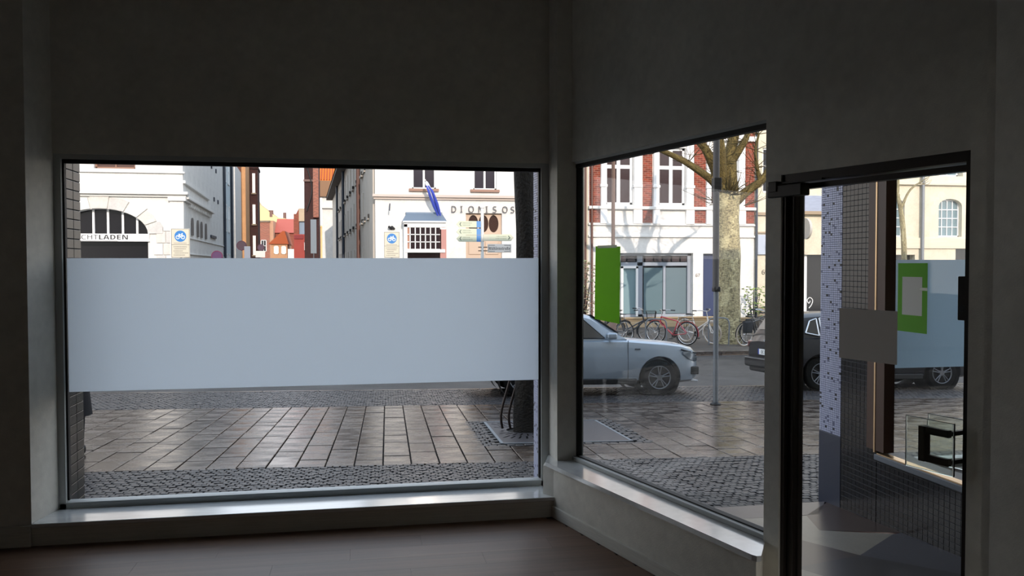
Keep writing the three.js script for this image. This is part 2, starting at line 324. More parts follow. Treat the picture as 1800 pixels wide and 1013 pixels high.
// ---------- entrance niche: pillars, tiled wall, the shop opposite ----------
const XC = 3.62;
const whiteTile = std('#a8abc2', { roughness: 0.4 }), blackTile = ['#0d0e12', '#121318', '#0a0b0e', '#16181c'].map((c) => std(c, { roughness: 0.16 }));
function mosaic(parent, name, faces, tw, th, mat, pick) {  // faces: origin, direction along, outward, width, y0, y1
  const list = [];
  for (const [o, u, n, w, y0, y1] of faces) {
    const nx = Math.floor(w / tw), ny = Math.floor((y1 - y0) / th), q = new THREE.Quaternion().setFromRotationMatrix(new THREE.Matrix4().makeBasis(u, V(0, 1, 0), n));
    for (let j = 0; j < ny; j++) for (let i = 0; i < nx; i++) { const p = o.clone().addScaledVector(u, (i + 0.5) * w / nx); p.y = y0 + (j + 0.5) * th; list.push([p, q, (w / nx) / tw]); }
  }
  const im = new THREE.InstancedMesh(RB(-tw / 2 + 0.0012, tw / 2 - 0.0012, -th / 2 + 0.0012, th / 2 - 0.0012, -0.002, 0.003, 0.0015, 1), mat, list.length), mm = new THREE.Matrix4();
  list.forEach(([p, q, s], i) => { im.setMatrixAt(i, mm.compose(p, q, V(s, 1, 1))); im.setColorAt(i, pick(i)); });
  im.name = name; im.userData.kind = 'stuff'; shadow(im); parent.add(im); return im;
}
const cW = new THREE.Color('#ffffff'), cD = new THREE.Color('#23242c'), cM = new THREE.Color('#9a9cab');
const pickWhite = () => { const r = rnd(); return r < 0.045 ? cD : r < 0.09 ? cM : cW; };
const pil = structure('trim_3', 'pillar clad in white mosaic with scattered black tiles across the entrance'); pil.userData.category = 'pillar';
putW('pillar_core', B(XC + 0.004, XC + 0.3, 0.36, 2.75, -6.12, -5.82), M.mortar, pil);
putW('pillar_base', RB(XC - 0.004, XC + 0.3, -0.5, 0.36, -6.125, -5.815, 0.004), std('#2c3140', { roughness: 0.35 }), pil, 'smooth dark slate base');
mosaic(pil, 'mosaic_tiles', [[V(XC, 0, -6.12), V(0, 0, 1), V(-1, 0, 0), 0.3, 0.362, 2.75], [V(XC, 0, -5.818), V(1, 0, 0), V(0, 0, 1), 0.3, 0.362, 2.75]], 0.026, 0.0172, whiteTile, pickWhite);
const pil2 = structure('trim_4', 'white mosaic corner pillar between the display window and the side window'); pil2.userData.category = 'pillar';
putW('pillar_core', slab([[1.243, -5.78], [1.46, -5.78], [1.46, -6.04], [1.243, -6.04]], -0.3, 2.75), M.mortar, pil2);
mosaic(pil2, 'mosaic_tiles', [[V(1.239, 0, -6.04), V(0, 0, 1), V(-1, 0, 0), 0.26, -0.25, 2.4]], 0.026, 0.0172, whiteTile, pickWhite);
const cw = structure('wall_niche', 'black tiled entrance wall opposite the glass door with a low tiled plinth'); cw.userData.category = 'wall';
putW('tile_backing', [B(XC + 0.006, XC + 0.1, -0.3, 2.75, -5.82, -5.36), B(XC + 0.006, XC + 0.16, -0.3, 0.3, -5.36, -1.2)], std('#505256', { roughness: 0.9 }), cw);
{
  const list = [], tw = 0.0505, th = 0.0405;
  for (let j = 0; j < 14; j++) for (let i = 0; i < 40; i++) list.push([XC + 0.004, -0.25 + (j + 0.5) * th, -5.36 + (i + 0.5) * tw]);
  for (let j = 0; j < 72; j++) for (let i = 0; i < 9; i++) list.push([XC + 0.004, -0.25 + (j + 0.5) * th, -5.82 + (i + 0.5) * tw]);
  list.sort((a, b) => Math.hypot(a[0] - 0, a[1] - 0.6, a[2] + 1) - Math.hypot(b[0], b[1] - 0.6, b[2] + 1));
  const seen = list.filter((p) => p[2] < -4.2), tg = RB(-0.004, 0.004, -th / 2 + 0.0014, th / 2 - 0.0014, -tw / 2 + 0.0014, tw / 2 - 0.0014, 0.0015, 1), first = new Set(seen.slice(0, 290)), rest = [];
  list.forEach((p, i) => { if (first.has(p)) { const m = put('tile', tg, blackTile[(i * 7) % 4], cw); m.position.set(...p); } else rest.push(p); });
  const im = new THREE.InstancedMesh(tg, blackTile[0], rest.length); rest.forEach((p, i) => { im.setMatrixAt(i, new THREE.Matrix4().makeTranslation(...p)); im.setColorAt(i, new THREE.Color(1, 1, 1).multiplyScalar(rr(0.8, 2.2))); });
  im.name = 'tiles'; im.userData.kind = 'stuff'; shadow(im); cw.add(im);
}
const win3 = structure('window_3', 'brown framed display window across the entrance seen through the glass door');
putW('frame', [B(XC - 0.01, XC + 0.07, 0.36, 2.75, -5.47, -5.379), B(XC - 0.012, XC + 0.07, 0.36, 2.75, -5.363, -5.265), B(XC - 0.01, XC + 0.07, 2.55, 2.75, -5.4, -1.3)], std('#4a2f20', { roughness: 0.5 }), win3);
putW('brass_edge', B(XC - 0.016, XC + 0.05, 0.345, 2.6, -5.379, -5.363), M.brass, win3, 'thin brass edge strip');
putW('brass_rail', B(XC - 0.012, XC + 0.05, 0.337, 0.345, -5.345, -1.3), M.brass, win3);
putW('sill', RB(XC - 0.025, XC + 0.2, 0.295, 0.336, -5.36, -1.25, 0.005), std('#6a7078', { roughness: 0.5 }), win3);
putW('pane', B(XC + 0.028, XC + 0.036, 0.35, 2.56, -5.26, -1.3), M.glass, win3);
const win4 = structure('window_4', 'street window of the shop opposite with a frosted band');
putW('frame', [B(3.92, 8.2, 0.12, 0.19, -5.78, -5.68), B(3.92, 3.96, 0.12, 2.75, -5.78, -5.68), B(3.92, 8.2, 2.6, 2.75, -5.78, -5.68)], M.frameGrey, win4);
putW('pane', B(3.96, 8.2, 0.19, 2.6, -5.734, -5.726), M.glass, win4);
putW('frosted_film', B(3.96, 8.2, 0.90, 1.735, -5.723, -5.7222), phy('#cfdfe8', { roughness: 1, transmission: 0.62, thickness: 0 }), win4, 'white frosted privacy film');
const fl2 = structure('floor_neighbour', 'display floor inside the shop opposite'); fl2.userData.category = 'floor';
putW('floor_slab', B(XC + 0.16, 8.2, -0.2, 0.10, -5.72, -1.3), std('#57504a', { roughness: 0.6 }), fl2);
const back2 = structure('wall_neighbour', 'far wall inside the shop opposite'); putW('wall_slab', B(8.2, 8.4, 0, 2.75, -6, -1.3), M.paint, back2);
const green2 = thing('green_poster', 'green poster with a white notice on it in the window across the entrance', 'poster', [XC + 0.02, 1.1, -5.05]);
putW('sheet', metreUV(B(XC + 0.02, XC + 0.0212, 1.24, 1.708, -5.17, -4.865)), phy('#7cc030', { roughness: 1, transmission: 0.6, thickness: 0 }), green2);
putW('notice', B(XC + 0.0185, XC + 0.0195, 1.355, 1.615, -5.12, -4.915), M.whitePaper, green2, 'white sheet on the green poster');
putW('tape', B(XC + 0.017, XC + 0.018, 1.525, 1.545, -4.935, -4.86), M.tape, green2);

// ---------- ground: pavement, cobbles, road ----------
const SX = 0.014, SZ = 0.045, GC = -0.22 + SZ * 6 + SX * 3.66;
const gy = (x, z) => GC + SZ * z - SX * x;                     // height of the sloping pavement
const GA = 0.026, gx1 = V(Math.cos(GA), 0, Math.sin(GA)); gx1.y = SZ * gx1.z - SX * gx1.x;
const gz1 = V(-Math.sin(GA), 0, Math.cos(GA)); gz1.y = SZ * gz1.z - SX * gz1.x;
const gn = V().crossVectors(gz1, gx1).normalize(); gx1.normalize(); gz1.crossVectors(gx1, gn).normalize();
const GM = new THREE.Matrix4().makeBasis(gx1, gn, gz1).setPosition(0, GC, 0);
function groundGroup(name, label, cat) { const o = structure(name, label); o.userData.category = cat; o.applyMatrix4(GM); return o; }
const P1 = 8.18, P2 = 12.9, P3 = 15.3;                          // edges of slab paving and kerb, away from the shop
const walk = groundGroup('pavement', 'wide pavement of worn granite slabs in front of the shop', 'pavement');
put('bedding', metreUV(B(-16, 26, -0.4, -0.028, -P3 - 0.02, -5.4)), M.mortar, walk);
put('joint_sand', [metreUV(B(-9, 12, -0.028, -0.008, -P1, -5.9)), metreUV(B(-13, 18, -0.028, -0.010, -P3 + 0.13, -P2))], std('#221f1f', { roughness: 0.95, bumpMap: bump6, bumpScale: 0.003 }), walk);
const slabCols = ['#64574f', '#5a4e47', '#6b5d53', '#534842'];
const slabMats = slabCols.map((c, i) => { const t = stainT.clone(), r = roughT.clone(); t.repeat.set(0.9, 0.9); r.repeat.set(0.55, 0.55); t.offset.set(i * 0.27, i * 0.41); r.offset.set(i * 0.31, i * 0.17); t.needsUpdate = r.needsUpdate = true; return std(c, { map: t, roughness: 0.44, roughnessMap: r, bumpMap: bump6, bumpScale: 0.0004 }); });
const GR = { x0: 1.07, x1: 3.03, z0: 9.12, z1: 11.05 };        // the tree pit with its border
{
  const list = [], pw = 0.28;
  for (let c = -34; c < 62; c++) {
    const x = 0.09 + c * pw; let z = P1 + 0.004;
    while (z < P2 - 0.02) {
      let l = rr(0.26, 0.62); if (z + l > P2 - 0.12) l = P2 - 0.004 - z;
      let a = z, b = z + l;
      if (x + pw / 2 > GR.x0 && x - pw / 2 < GR.x1) { if (a < GR.z0 && b > GR.z0) b = GR.z0; else if (a >= GR.z0 - 0.01 && a < GR.z1) { z = GR.z1; continue; } }
      if (b - a > 0.05) list.push([x, a, b]); z = b + 0.0001; if (b === GR.z0) z = GR.z1;
    }
  }
  const w2 = pw / 2 - 0.006, sg = metreUV(RB(-w2, w2, -0.028, 0, -0.5, 0.5, 0.006, 1)), rest = [[], [], [], []];
  list.sort((p, q) => (Math.hypot(p[0] - 0.8, p[1]) + (p[0] < -5 ? 9 : 0)) - (Math.hypot(q[0] - 0.8, q[1]) + (q[0] < -5 ? 9 : 0)));
  list.forEach(([x, a, b], i) => {
    const dy = rr(-0.003, 0.003), len = b - a - 0.011, k = Math.floor(rnd() * 4);
    if (i < 295) { const m = put('slab', sg, slabMats[k], walk); m.position.set(x, dy, -(a + b) / 2); m.scale.z = len; m.rotation.set(rr(-0.002, 0.002), 0, rr(-0.004, 0.004)); }
    else rest[k].push(sg.clone().scale(1, 1, len).translate(x, dy, -(a + b) / 2));
  });
  put('slabs', rest.flat(), slabMats[0], walk).userData.kind = 'stuff';
}
// cobbles: rounded setts; the nearest are meshes of their own
{
  const cg = RB(-0.5, 0.5, -0.5, 0.5, -0.5, 0.5, 0.13, 1), cms = ['#252223', '#2e2a2a', '#201e1f', '#36302e'].map((c) => std(c, { roughness: 0.42, bumpMap: bump6, bumpScale: 0.002 }));
  const list = [];
  const field = (x0, x1, z0, z1, s, skip) => { let r = 0; for (let z = z0 + s / 2; z < z1; z += s * 1.0, r++) for (let x = x0 + (r % 2) * s / 2; x < x1; x += s * 1.08) if (!skip || !skip(x, z)) list.push([x + rr(-0.008, 0.008), z + rr(-0.006, 0.006), s * rr(0.92, 1.02), s * rr(0.86, 0.95), rr(-0.1, 0.1), rr(-0.005, 0.006)]); };
  field(-7, 8, 5.95, P1 - 0.02, 0.064);
  field(-12, 17, P2 + 0.02, P3 - 0.14, 0.08);
  field(GR.x0 + 0.0, GR.x1, GR.z0 + 0.01, GR.z1, 0.093, (x, z) => x > GR.x0 + 0.19 && x < GR.x1 - 0.19 && z > GR.z0 + 0.12 && z < GR.z1 - 0.04);
  list.sort((p, q) => Math.hypot(p[0] - 0.4, p[1]) - Math.hypot(q[0] - 0.4, q[1]));
  const seen = list.filter((p) => p[1] > 6.9 || p[0] > 1.9), first = new Set(seen.slice(0, 290)), rest = [], mm = new THREE.Matrix4(), q = new THREE.Quaternion();
  list.forEach((p, i) => { const [x, z, a, b, t, y] = p; if (first.has(p)) { const m = put('cobble', cg, cms[i % 4], walk); m.position.set(x, y * 0.7 - 0.03, -z); m.scale.set(a, 0.06, b); m.rotation.y = t; } else rest.push(p); });
  const im = new THREE.InstancedMesh(cg, std('#ffffff', { roughness: 0.42 }), rest.length);
  rest.forEach(([x, z, a, b, t, y], i) => { im.setMatrixAt(i, mm.compose(V(x, y * 0.7 - 0.03, -z), q.setFromAxisAngle(V(0, 1, 0), t), V(a, 0.06, b))); im.setColorAt(i, cms[Math.floor(rnd() * 4)].color); });
  im.name = 'cobbles'; im.userData.kind = 'stuff'; shadow(im); walk.add(im);
  for (let i = 0; i < 32; i++) put('kerbstone', RB(0.005, 0.975, -0.2, 0.006, -0.13, 0, 0.015, 1), slabMats[(i * 3) % 4], walk).position.set(-13 + i * 0.98, 0, -P3 + 0.13);
}
const road = structure('road', 'asphalt road between the two pavements');
{ // runs from the foot of the near kerb to the foot of the level far kerb
  const xs = [-40, -14, 0, 8, 18, 26, 60], p = [], idx = [];
  for (const x of xs) { const z = -P3 + GA * x, xx = Math.max(-16, Math.min(24, x)); p.push(x, gy(xx, z) - 0.13, z + 0.01, x, -0.855, -21.78); }
  for (let i = 0; i < xs.length - 1; i++) { const o = i * 2; idx.push(o, o + 2, o + 1, o + 1, o + 2, o + 3); }
  const g = new THREE.BufferGeometry(); g.setAttribute('position', new THREE.Float32BufferAttribute(p, 3)); g.setIndex(idx); g.computeVertexNormals();
  put('asphalt', metreUV(g.toNonIndexed()), M.asphalt, road); road.children[0].geometry.computeVertexNormals();
}
const FC = 21.8, FP = -0.74, ZF = -31;                          // far kerb, far pavement height, far facades
const farWalk = structure('sidewalk', 'far pavement along the sunlit houses'); farWalk.userData.category = 'pavement';
putW('paving', metreUV(B(-40, 60, -1.6, FP, ZF - 90, -FC - 0.16)), std('#6b6259', { roughness: 0.7, map: stain05, bumpMap: bump6, bumpScale: 0.008 }), farWalk);
for (let i = 0; i < 26; i++) put('kerbstone', RB(0.01, 0.98, -0.5, 0.0, -0.16, 0, 0.02, 1), slabMats[(i * 5) % 4], farWalk).position.set(-4 + i * 0.99, FP + 0.005, -FC);
put('kerb', [RB(-40, -4, -0.5, 0, -0.16, 0, 0.02, 1), RB(21.8, 60, -0.5, 0, -0.16, 0, 0.02, 1)], slabMats[1], farWalk).position.set(0, FP + 0.005, -FC);
// terrazzo floor of the entrance, ramping up to the door
const terr = structure('floor_entrance', 'terrazzo entrance floor of angular coloured panels'); terr.userData.category = 'floor';
{
  const ty = (z) => -0.2 + 0.058 * (6 + z);
  const pm = (c) => std(c, { roughness: 0.3, map: mottle3 });
  const panel = (pts, m) => {
    const s = new THREE.Shape(pts.map((p) => new THREE.Vector2(p[0], -p[1]))); const g = new THREE.ExtrudeGeometry(s, { depth: 0.02, bevelEnabled: false }); g.rotateX(-Math.PI / 2);
    const a = g.attributes.position; for (let i = 0; i < a.count; i++) a.setY(i, a.getY(i) - 0.02 + ty(a.getZ(i))); g.computeVertexNormals(); put('terrazzo_panel', metreUV(g), m, terr);
  };
  const wh = pm('#8e887c'), red = pm('#33201f'), gr = pm('#3c3f4c'), nav = pm('#171b26'), pk = pm('#5e585a');
  panel([[1.5, -6.03], [2.66, -6.03], [2.70, -5.66], [1.55, -5.5]], gr);
  panel([[2.66, -6.03], [3.62, -6.03], [3.35, -5.66], [2.70, -5.66]], pk);
  panel([[2.70, -5.66], [3.24, -5.65], [3.11, -5.25], [2.84, -5.10], [2.5, -5.15]], wh);
  panel([[1.55, -5.5], [2.70, -5.66], [2.5, -5.15], [1.7, -4.95]], red);
  panel([[3.24, -5.65], [3.62, -6.0], [3.62, -5.07], [3.11, -5.25]], red);
  panel([[2.84, -5.10], [3.11, -5.25], [3.54, -5.05], [3.04, -4.66]], wh);
  panel([[1.7, -4.95], [2.5, -5.15], [2.84, -5.10], [3.04, -4.66], [2.52, -4.52], [1.8, -4.6]], pm('#3a2c28'));
  panel([[3.04, -4.66], [3.54, -5.05], [3.62, -5.07], [3.62, -4.3], [3.41, -4.18]], gr);
  panel([[2.52, -4.52], [3.04, -4.66], [3.41, -4.18], [2.66, -4.2]], nav);
  panel([[1.8, -4.6], [2.52, -4.52], [2.66, -4.2], [2.3, -3.9], [1.95, -4.0]], wh);
  panel([[2.66, -4.2], [3.41, -4.18], [3.62, -4.3], [3.62, -1.4], [2.75, -1.4], [1.98, -4.0], [2.3, -3.9]], red);
}

// ---------- tree by the display window, its grate, guard stakes ----------
const barkT = tex(128, (i, x, y) => { const n = N1[(y % 256) * 256 + (x * 2) % 256], m = N2[(Math.floor(y / 3) % 256) * 256 + x]; const v = 0.55 + 0.6 * n * (0.6 + 0.6 * m); return [120 * v, 108 * v, 84 * v]; });
const barkR = barkT.clone(); barkR.repeat.set(2, 1); barkR.needsUpdate = true;
const bark = std('#4b443e', { roughness: 0.9, map: barkR, bumpMap: bump1, bumpScale: 0.02 });
const planeT = tex(256, (i, x, y) => { const a = N1[i], b = N3[(i * 3 + 77) % 65536], c = N2[i], d = 0.8 + 0.35 * c; return a > 0.56 ? [196 * d, 184 * d, 142 * d] : b < 0.42 ? [132 * d, 122 * d, 92 * d] : [166 * d, 154 * d, 116 * d]; });
planeT.repeat.set(2, 0.7);
const barkPale = std('#ffffff', { roughness: 0.9, map: planeT, bumpMap: bump1, bumpScale: 0.03 });
const barkLimb = std('#9a8f6a', { roughness: 0.9, map: planeT, bumpMap: bump1, bumpScale: 0.03 });
const TX = 1.99, TZ = -10.2, TY = gy(TX, TZ);
{
  const t = thing('street_tree', 'dark bare tree trunk standing in the grate outside the display window', 'tree', [TX, TY, TZ]);
  put('trunk', limb([V(0.02, -0.1, 0), V(0.0, 0.25, 0), V(0.03, 1.2, 0), V(0.02, 2.2, 0.0), V(-0.03, 3.2, 0), V(-0.1, 4.6, 0.05)], [0.2, 0.155, 0.14, 0.135, 0.125, 0.11], 14, 0.05), bark, t);
  const tw = [];
  for (let k = 0; k < 6; k++) { const a = k * 1.05 + 0.3, h = 4.2 + (k % 3) * 0.2, L = rr(1.4, 2.2); put('branch', limb([V(-0.09, h, 0.04), V(-0.09 + Math.cos(a) * 0.5, h + 0.7, Math.sin(a) * 0.5), V(-0.09 + Math.cos(a) * L, h + 1.9, Math.sin(a) * L)], [0.07, 0.05, 0.015], 7, 0.05), bark, t); }
}
const grate = thing('tree_grate', 'square iron tree grate with radial slots round the dark trunk', 'grate'); grate.applyMatrix4(GM);
{
  const c = V(TX, 0, TZ).applyMatrix4(GM.clone().invert()), x0 = GR.x0 + 0.2, x1 = GR.x1 - 0.2, z0 = GR.z0 + 0.13, z1 = GR.z1 - 0.05, iron = std('#4a4648', { roughness: 0.45, metalness: 0.5 });
  grate.position.add(V((x0 + x1) / 2, 0, -(z0 + z1) / 2).applyMatrix4(new THREE.Matrix4().extractRotation(GM)));
  const ox = (x0 + x1) / 2, oz = -(z0 + z1) / 2, w = (x1 - x0) / 2, d = (z1 - z0) / 2, cx = c.x - ox, cz = c.z - oz;
  put('rim', [B(-w, w, -0.03, 0.004, d - 0.035, d), B(-w, w, -0.03, 0.004, -d, -d + 0.035), B(-w, -w + 0.035, -0.03, 0.004, -d, d), B(w - 0.035, w, -0.03, 0.004, -d, d)], M.galv, grate);
  const slots = [];
  for (const [r0, r1, n] of [[0.30, 0.46, 30], [0.50, 0.68, 44]]) for (let k = 0; k < n; k++) { const a = k / n * Math.PI * 2, q = [[r0, -0.011], [r1, -0.013], [r1, 0.013], [r0, 0.011]].map(([r, t]) => [cx + Math.cos(a) * r - Math.sin(a) * t, -(cz + Math.sin(a) * r + Math.cos(a) * t)]); if (q.every((p) => Math.abs(p[0]) < w - 0.05 && Math.abs(p[1]) < d - 0.05)) slots.push(q); }
  const hole = []; for (let k = 0; k < 24; k++) hole.push([cx + 0.25 * Math.cos(k / 12 * Math.PI), -cz + 0.25 * Math.sin(k / 12 * Math.PI)]);
  const pg = plate(rect(-w + 0.035, w - 0.035, -d + 0.035, d - 0.035), [hole, ...slots], -0.012, 0.0); pg.rotateX(-Math.PI / 2); put('plate', pg, iron, grate);
  put('soil', metreUV(B(-w, w, -0.027, -0.02, -d, d)), std('#241f1b', { roughness: 1 }), grate);
}
{
  const mk = (name, label, dx, top) => {
    const x = TX - 0.30 + dx, z = TZ - 0.02, y = gy(x, z);
    single(name, tube([V(x, y + 0.02, z), V(x - 0.02, y + 0.18, z), V(x + 0.1, y + 0.65, z), V(x + 0.2, y + 1.1, z), V(x + top, y + 1.9, z)], 0.016, 24, 8), std('#3a3230', { roughness: 0.4, metalness: 0.6 }), label, 'tree guard', [x, y, z]);
  };
  mk('tree_guard', 'outer bent iron guard bar leaning to the dark trunk', 0, 0.2);
  mk('tree_guard', 'inner bent iron guard bar next to the dark trunk', 0.1, 0.14);
}

// ---------- houses across the street ----------
const winWhite = M.trimWhite;
// a window: frame bars as one part, each pane a part of the window
function windowPart(parent, x0, x1, y0, y1, z, { cols = 2, rows = 2, fw = 0.07, bar = 0.04, mat = winWhite, glass = M.darkGlass, transom = 0, name = 'window' } = {}) {
  const fr = [B(x0, x0 + fw, y0, y1, z - 0.08, z), B(x1 - fw, x1, y0, y1, z - 0.08, z), B(x0, x1, y0, y0 + fw, z - 0.08, z), B(x0, x1, y1 - fw, y1, z - 0.08, z)];
  const xs = [], ys = [];
  for (let i = 0; i <= cols; i++) xs.push(x0 + fw + (x1 - x0 - 2 * fw) * i / cols);
  if (transom) ys.push(y0 + fw, y0 + (y1 - y0) * transom, y1 - fw); else for (let j = 0; j <= rows; j++) ys.push(y0 + fw + (y1 - y0 - 2 * fw) * j / rows);
  for (const x of xs.slice(1, -1)) fr.push(B(x - bar / 2, x + bar / 2, y0 + fw, y1 - fw, z - 0.07, z - 0.005));
  for (const y of ys.slice(1, -1)) fr.push(B(x0 + fw, x1 - fw, y - bar / 2, y + bar / 2, z - 0.07, z - 0.004));
  const w = put(name, fr, mat, parent);
  for (let i = 0; i < xs.length - 1; i++) for (let j = 0; j < ys.length - 1; j++) put('pane', B(xs[i], xs[i + 1], ys[j], ys[j + 1], z - 0.05, z - 0.04), glass, w);
  return w;
}
const T = ZF;                                                  // facade plane
// --- lighting shop, left corner house ---
const SD = V(-0.0706, 0, -0.9975).normalize();                 // the side street runs this way
const SA = Math.atan2(0.0706, 0.9975);
{
  const X0 = -6.37, gxx = -16, oy = FP, L = (x) => x - X0, Y = (y) => y - oy;
  const b = thing('corner_house', 'white stuccoed corner house with an arched shop window and lettered band', 'building', [X0, oy, T]);
  const AC = -9.14, AW = 1.58, AR = 0.88, AS = 2.81, arch = [];
  for (let k = 0; k <= 20; k++) { const a = Math.PI * k / 20; arch.push([L(AC - AW * Math.cos(a)), Y(AS + AR * Math.sin(a))]); }
  const hole = [[L(AC + AW), 0.35], ...arch.slice().reverse(), [L(AC - AW), 0.35]];
  put('facade', plate(rect(L(gxx), 0, 0, Y(11)), [hole, rect(L(-9.31), L(-7.95), Y(5.1), Y(7.0)), rect(L(-13.3), L(-11.9), Y(5.1), Y(7.0)), rect(L(-9.31), L(-7.95), Y(8.4), Y(10.2))], -0.4, 0), M.stuccoWhite, b);
  put('shop_glass', plate([[L(AC + AW), 0.35], ...arch.slice().reverse(), [L(AC - AW), 0.35]], [], -0.36, -0.33), M.darkGlass, b, 'dark arched shop window glass');
  for (const x of [-10.4, -9.93, -9.43, -8.95, -8.46, -7.98]) { const h = AS + AR * Math.sqrt(Math.max(0, 1 - ((x - AC) / AW) ** 2)); put('mullion', B(L(x) - 0.035, L(x) + 0.035, Y(2.8), Y(h), -0.33, -0.26), M.trimWhite, b); }
  const lt = canvasTex(1024, 100, (c, w, h) => { c.fillStyle = '#f2f1ee'; c.fillRect(0, 0, w, h); c.fillStyle = '#1b1b1f'; c.fillRect(0, h - 7, w * 0.72, 5); c.font = '86px sans-serif'; c.textBaseline = 'middle'; c.fillText('der LICHT', 180, h / 2 - 4); const q = c.measureText('der LICHT').width; c.font = 'bold 86px sans-serif'; c.fillText('LADEN', 180 + q, h / 2 - 4); });
  const bandM = std('#ffffff', { roughness: 0.5, map: lt });
  const bd = put('sign_band', B(L(-11.2), L(-7.5), Y(2.55), Y(2.815), -0.1, 0.11), M.trimWhite, b, 'white band sign'); 
  const face = new THREE.PlaneGeometry(3.7, 0.265); put('sign_lettering', face.translate(L(-9.35), Y(2.6825), 0.113), bandM, bd);
  put('shop_recess', B(L(AC - AW), L(AC + AW), 0.3, Y(2.55), -1.6, -1.5), M.black, b);
  // wedge stones round the arch and blocks of the rusticated pier
  const stoneM = [M.stuccoWhite, std('#e4e0d8', { roughness: 0.9, map: mottle1 }), std('#dcd9d4', { roughness: 0.9, map: mottle1 })];
  for (let k = 0; k < 9; k++) {
    const a0 = Math.PI * (k + 0.06) / 9, a1 = Math.PI * (k + 0.94) / 9, q = (a, e) => [L(AC - (AW + e) * Math.cos(a)), Y(AS + (AR + e * 0.95) * Math.sin(a))];
    const e = k % 2 ? 0.42 : 0.5; put('arch_stone', plate([q(a0, 0.02), q((a0 + a1) / 2, 0.02), q(a1, 0.02), q(a1, e), q((a0 + a1) / 2, e + 0.03), q(a0, e)].reverse(), [], 0, 0.05, 0.008), stoneM[k % 3], b);
  }
  for (let r = 0; r < 9; r++) for (let c = 0; c < 3; c++) { const w = [0.42, 0.38, 0.42][c], x = -7.36 + c * 0.32 + (r % 2) * 0.09; if (x < -7.28 && r > 7) continue; const y = 0.3 + r * 0.42; if (y + 0.4 > Y(4.05) - 0) continue; put('block', RB(L(x), L(Math.min(x + 0.3, -6.42)), y, y + 0.4, 0, 0.045, 0.012, 1), stoneM[(r + c) % 3], b); }
  put('cornice', [RB(L(gxx), 0.12, Y(4.12), Y(4.2), -0.1, 0.1, 0.01), RB(L(gxx), 0.2, Y(4.2), Y(4.31), -0.1, 0.22, 0.02), RB(L(gxx), 0.08, Y(4.96), Y(5.02), -0.1, 0.09, 0.01)], M.stuccoWhite, b);
  put('pilaster', [B(L(-6.80), 0.03, 0, Y(4.12), -0.1, 0.08), RB(L(-6.86), 0.12, Y(3.98), Y(4.14), -0.1, 0.16, 0.02)], M.stuccoWhite, b);
  for (const [x, y] of [[-9.31, 5.1], [-13.3, 5.1], [-9.31, 8.4]]) { const w = windowPart(b, L(x), L(x + 1.36), Y(y), Y(y + 1.9), -0.15, { cols: 2, transom: 0.65, mat: std('#8a6652', { roughness: 0.7 }), glass: std('#4c2f24', { roughness: 0.3 }) }); }
  // side along the street into the distance
  const s = new THREE.Group(); s.name = 'side_wall'; b.add(s); s.rotation.y = Math.PI / 2 + SA; // local x = along the street away from us
  put('wall_face', metreUV(B(1.2, 15.1, 0, Y(11), -9.3, 0)), M.stuccoWhite, s);
  put('cornice', [RB(0, 8.6, Y(3.98), Y(4.06), -0.1, 0.1, 0.01), RB(0, 8.7, Y(4.06), Y(4.17), -0.1, 0.2, 0.02), RB(0, 8.0, Y(4.62), Y(4.72), -0.1, 0.09, 0.01), RB(0, 15.1, Y(3.0) - 0.9, Y(3.0) - 0.85, -0.1, 0.05, 0.01), RB(0, 15.1, Y(2.7), Y(2.74), -0.1, 0.04, 0.01)], M.stuccoWhite, s);
  for (let k = 0; k < 14; k++) put('bracket', RB(1.4 + k * 0.52, 1.56 + k * 0.52, Y(3.86), Y(3.98), 0, 0.12, 0.01), M.stuccoWhite, s);
  for (const x of [2.0, 3.7, 4.9, 6.5]) { const o = []; for (let k = 0; k <= 8; k++) o.push([x + 0.24 - 0.24 * Math.cos(Math.PI * k / 8), Y(3.3) + 0.22 * Math.sin(Math.PI * k / 8)]); put('niche_window', plate([[x, Y(2.85)], [x + 0.48, Y(2.85)], ...o.reverse()].map((p) => p), [], 0.005, 0.05), std('#6a6460', { roughness: 0.6 }), s); }
  put('flank', metreUV(B(0.1, 1.25, 0, Y(11), -0.6, 0)), M.stuccoWhite, s);
  put('downpipe', rod(V(15.0, 0, 0.08), V(15.0, Y(10.8), 0.08), 0.07), M.darkPipe, s);
  put('bracket_sign', [B(8.6, 10.9, Y(2.98), Y(3.1), 0, 0.06)], M.darkPipe, s);
  for (const [x, y] of [[9.2, 6.2], [11.2, 6.2], [10.2, 4.75], [12, 4.75]]) put('vent', RB(x, x + 0.22, Y(y), Y(y) + 0.2, 0, 0.05, 0.01, 1), M.darkPipe, s);
}
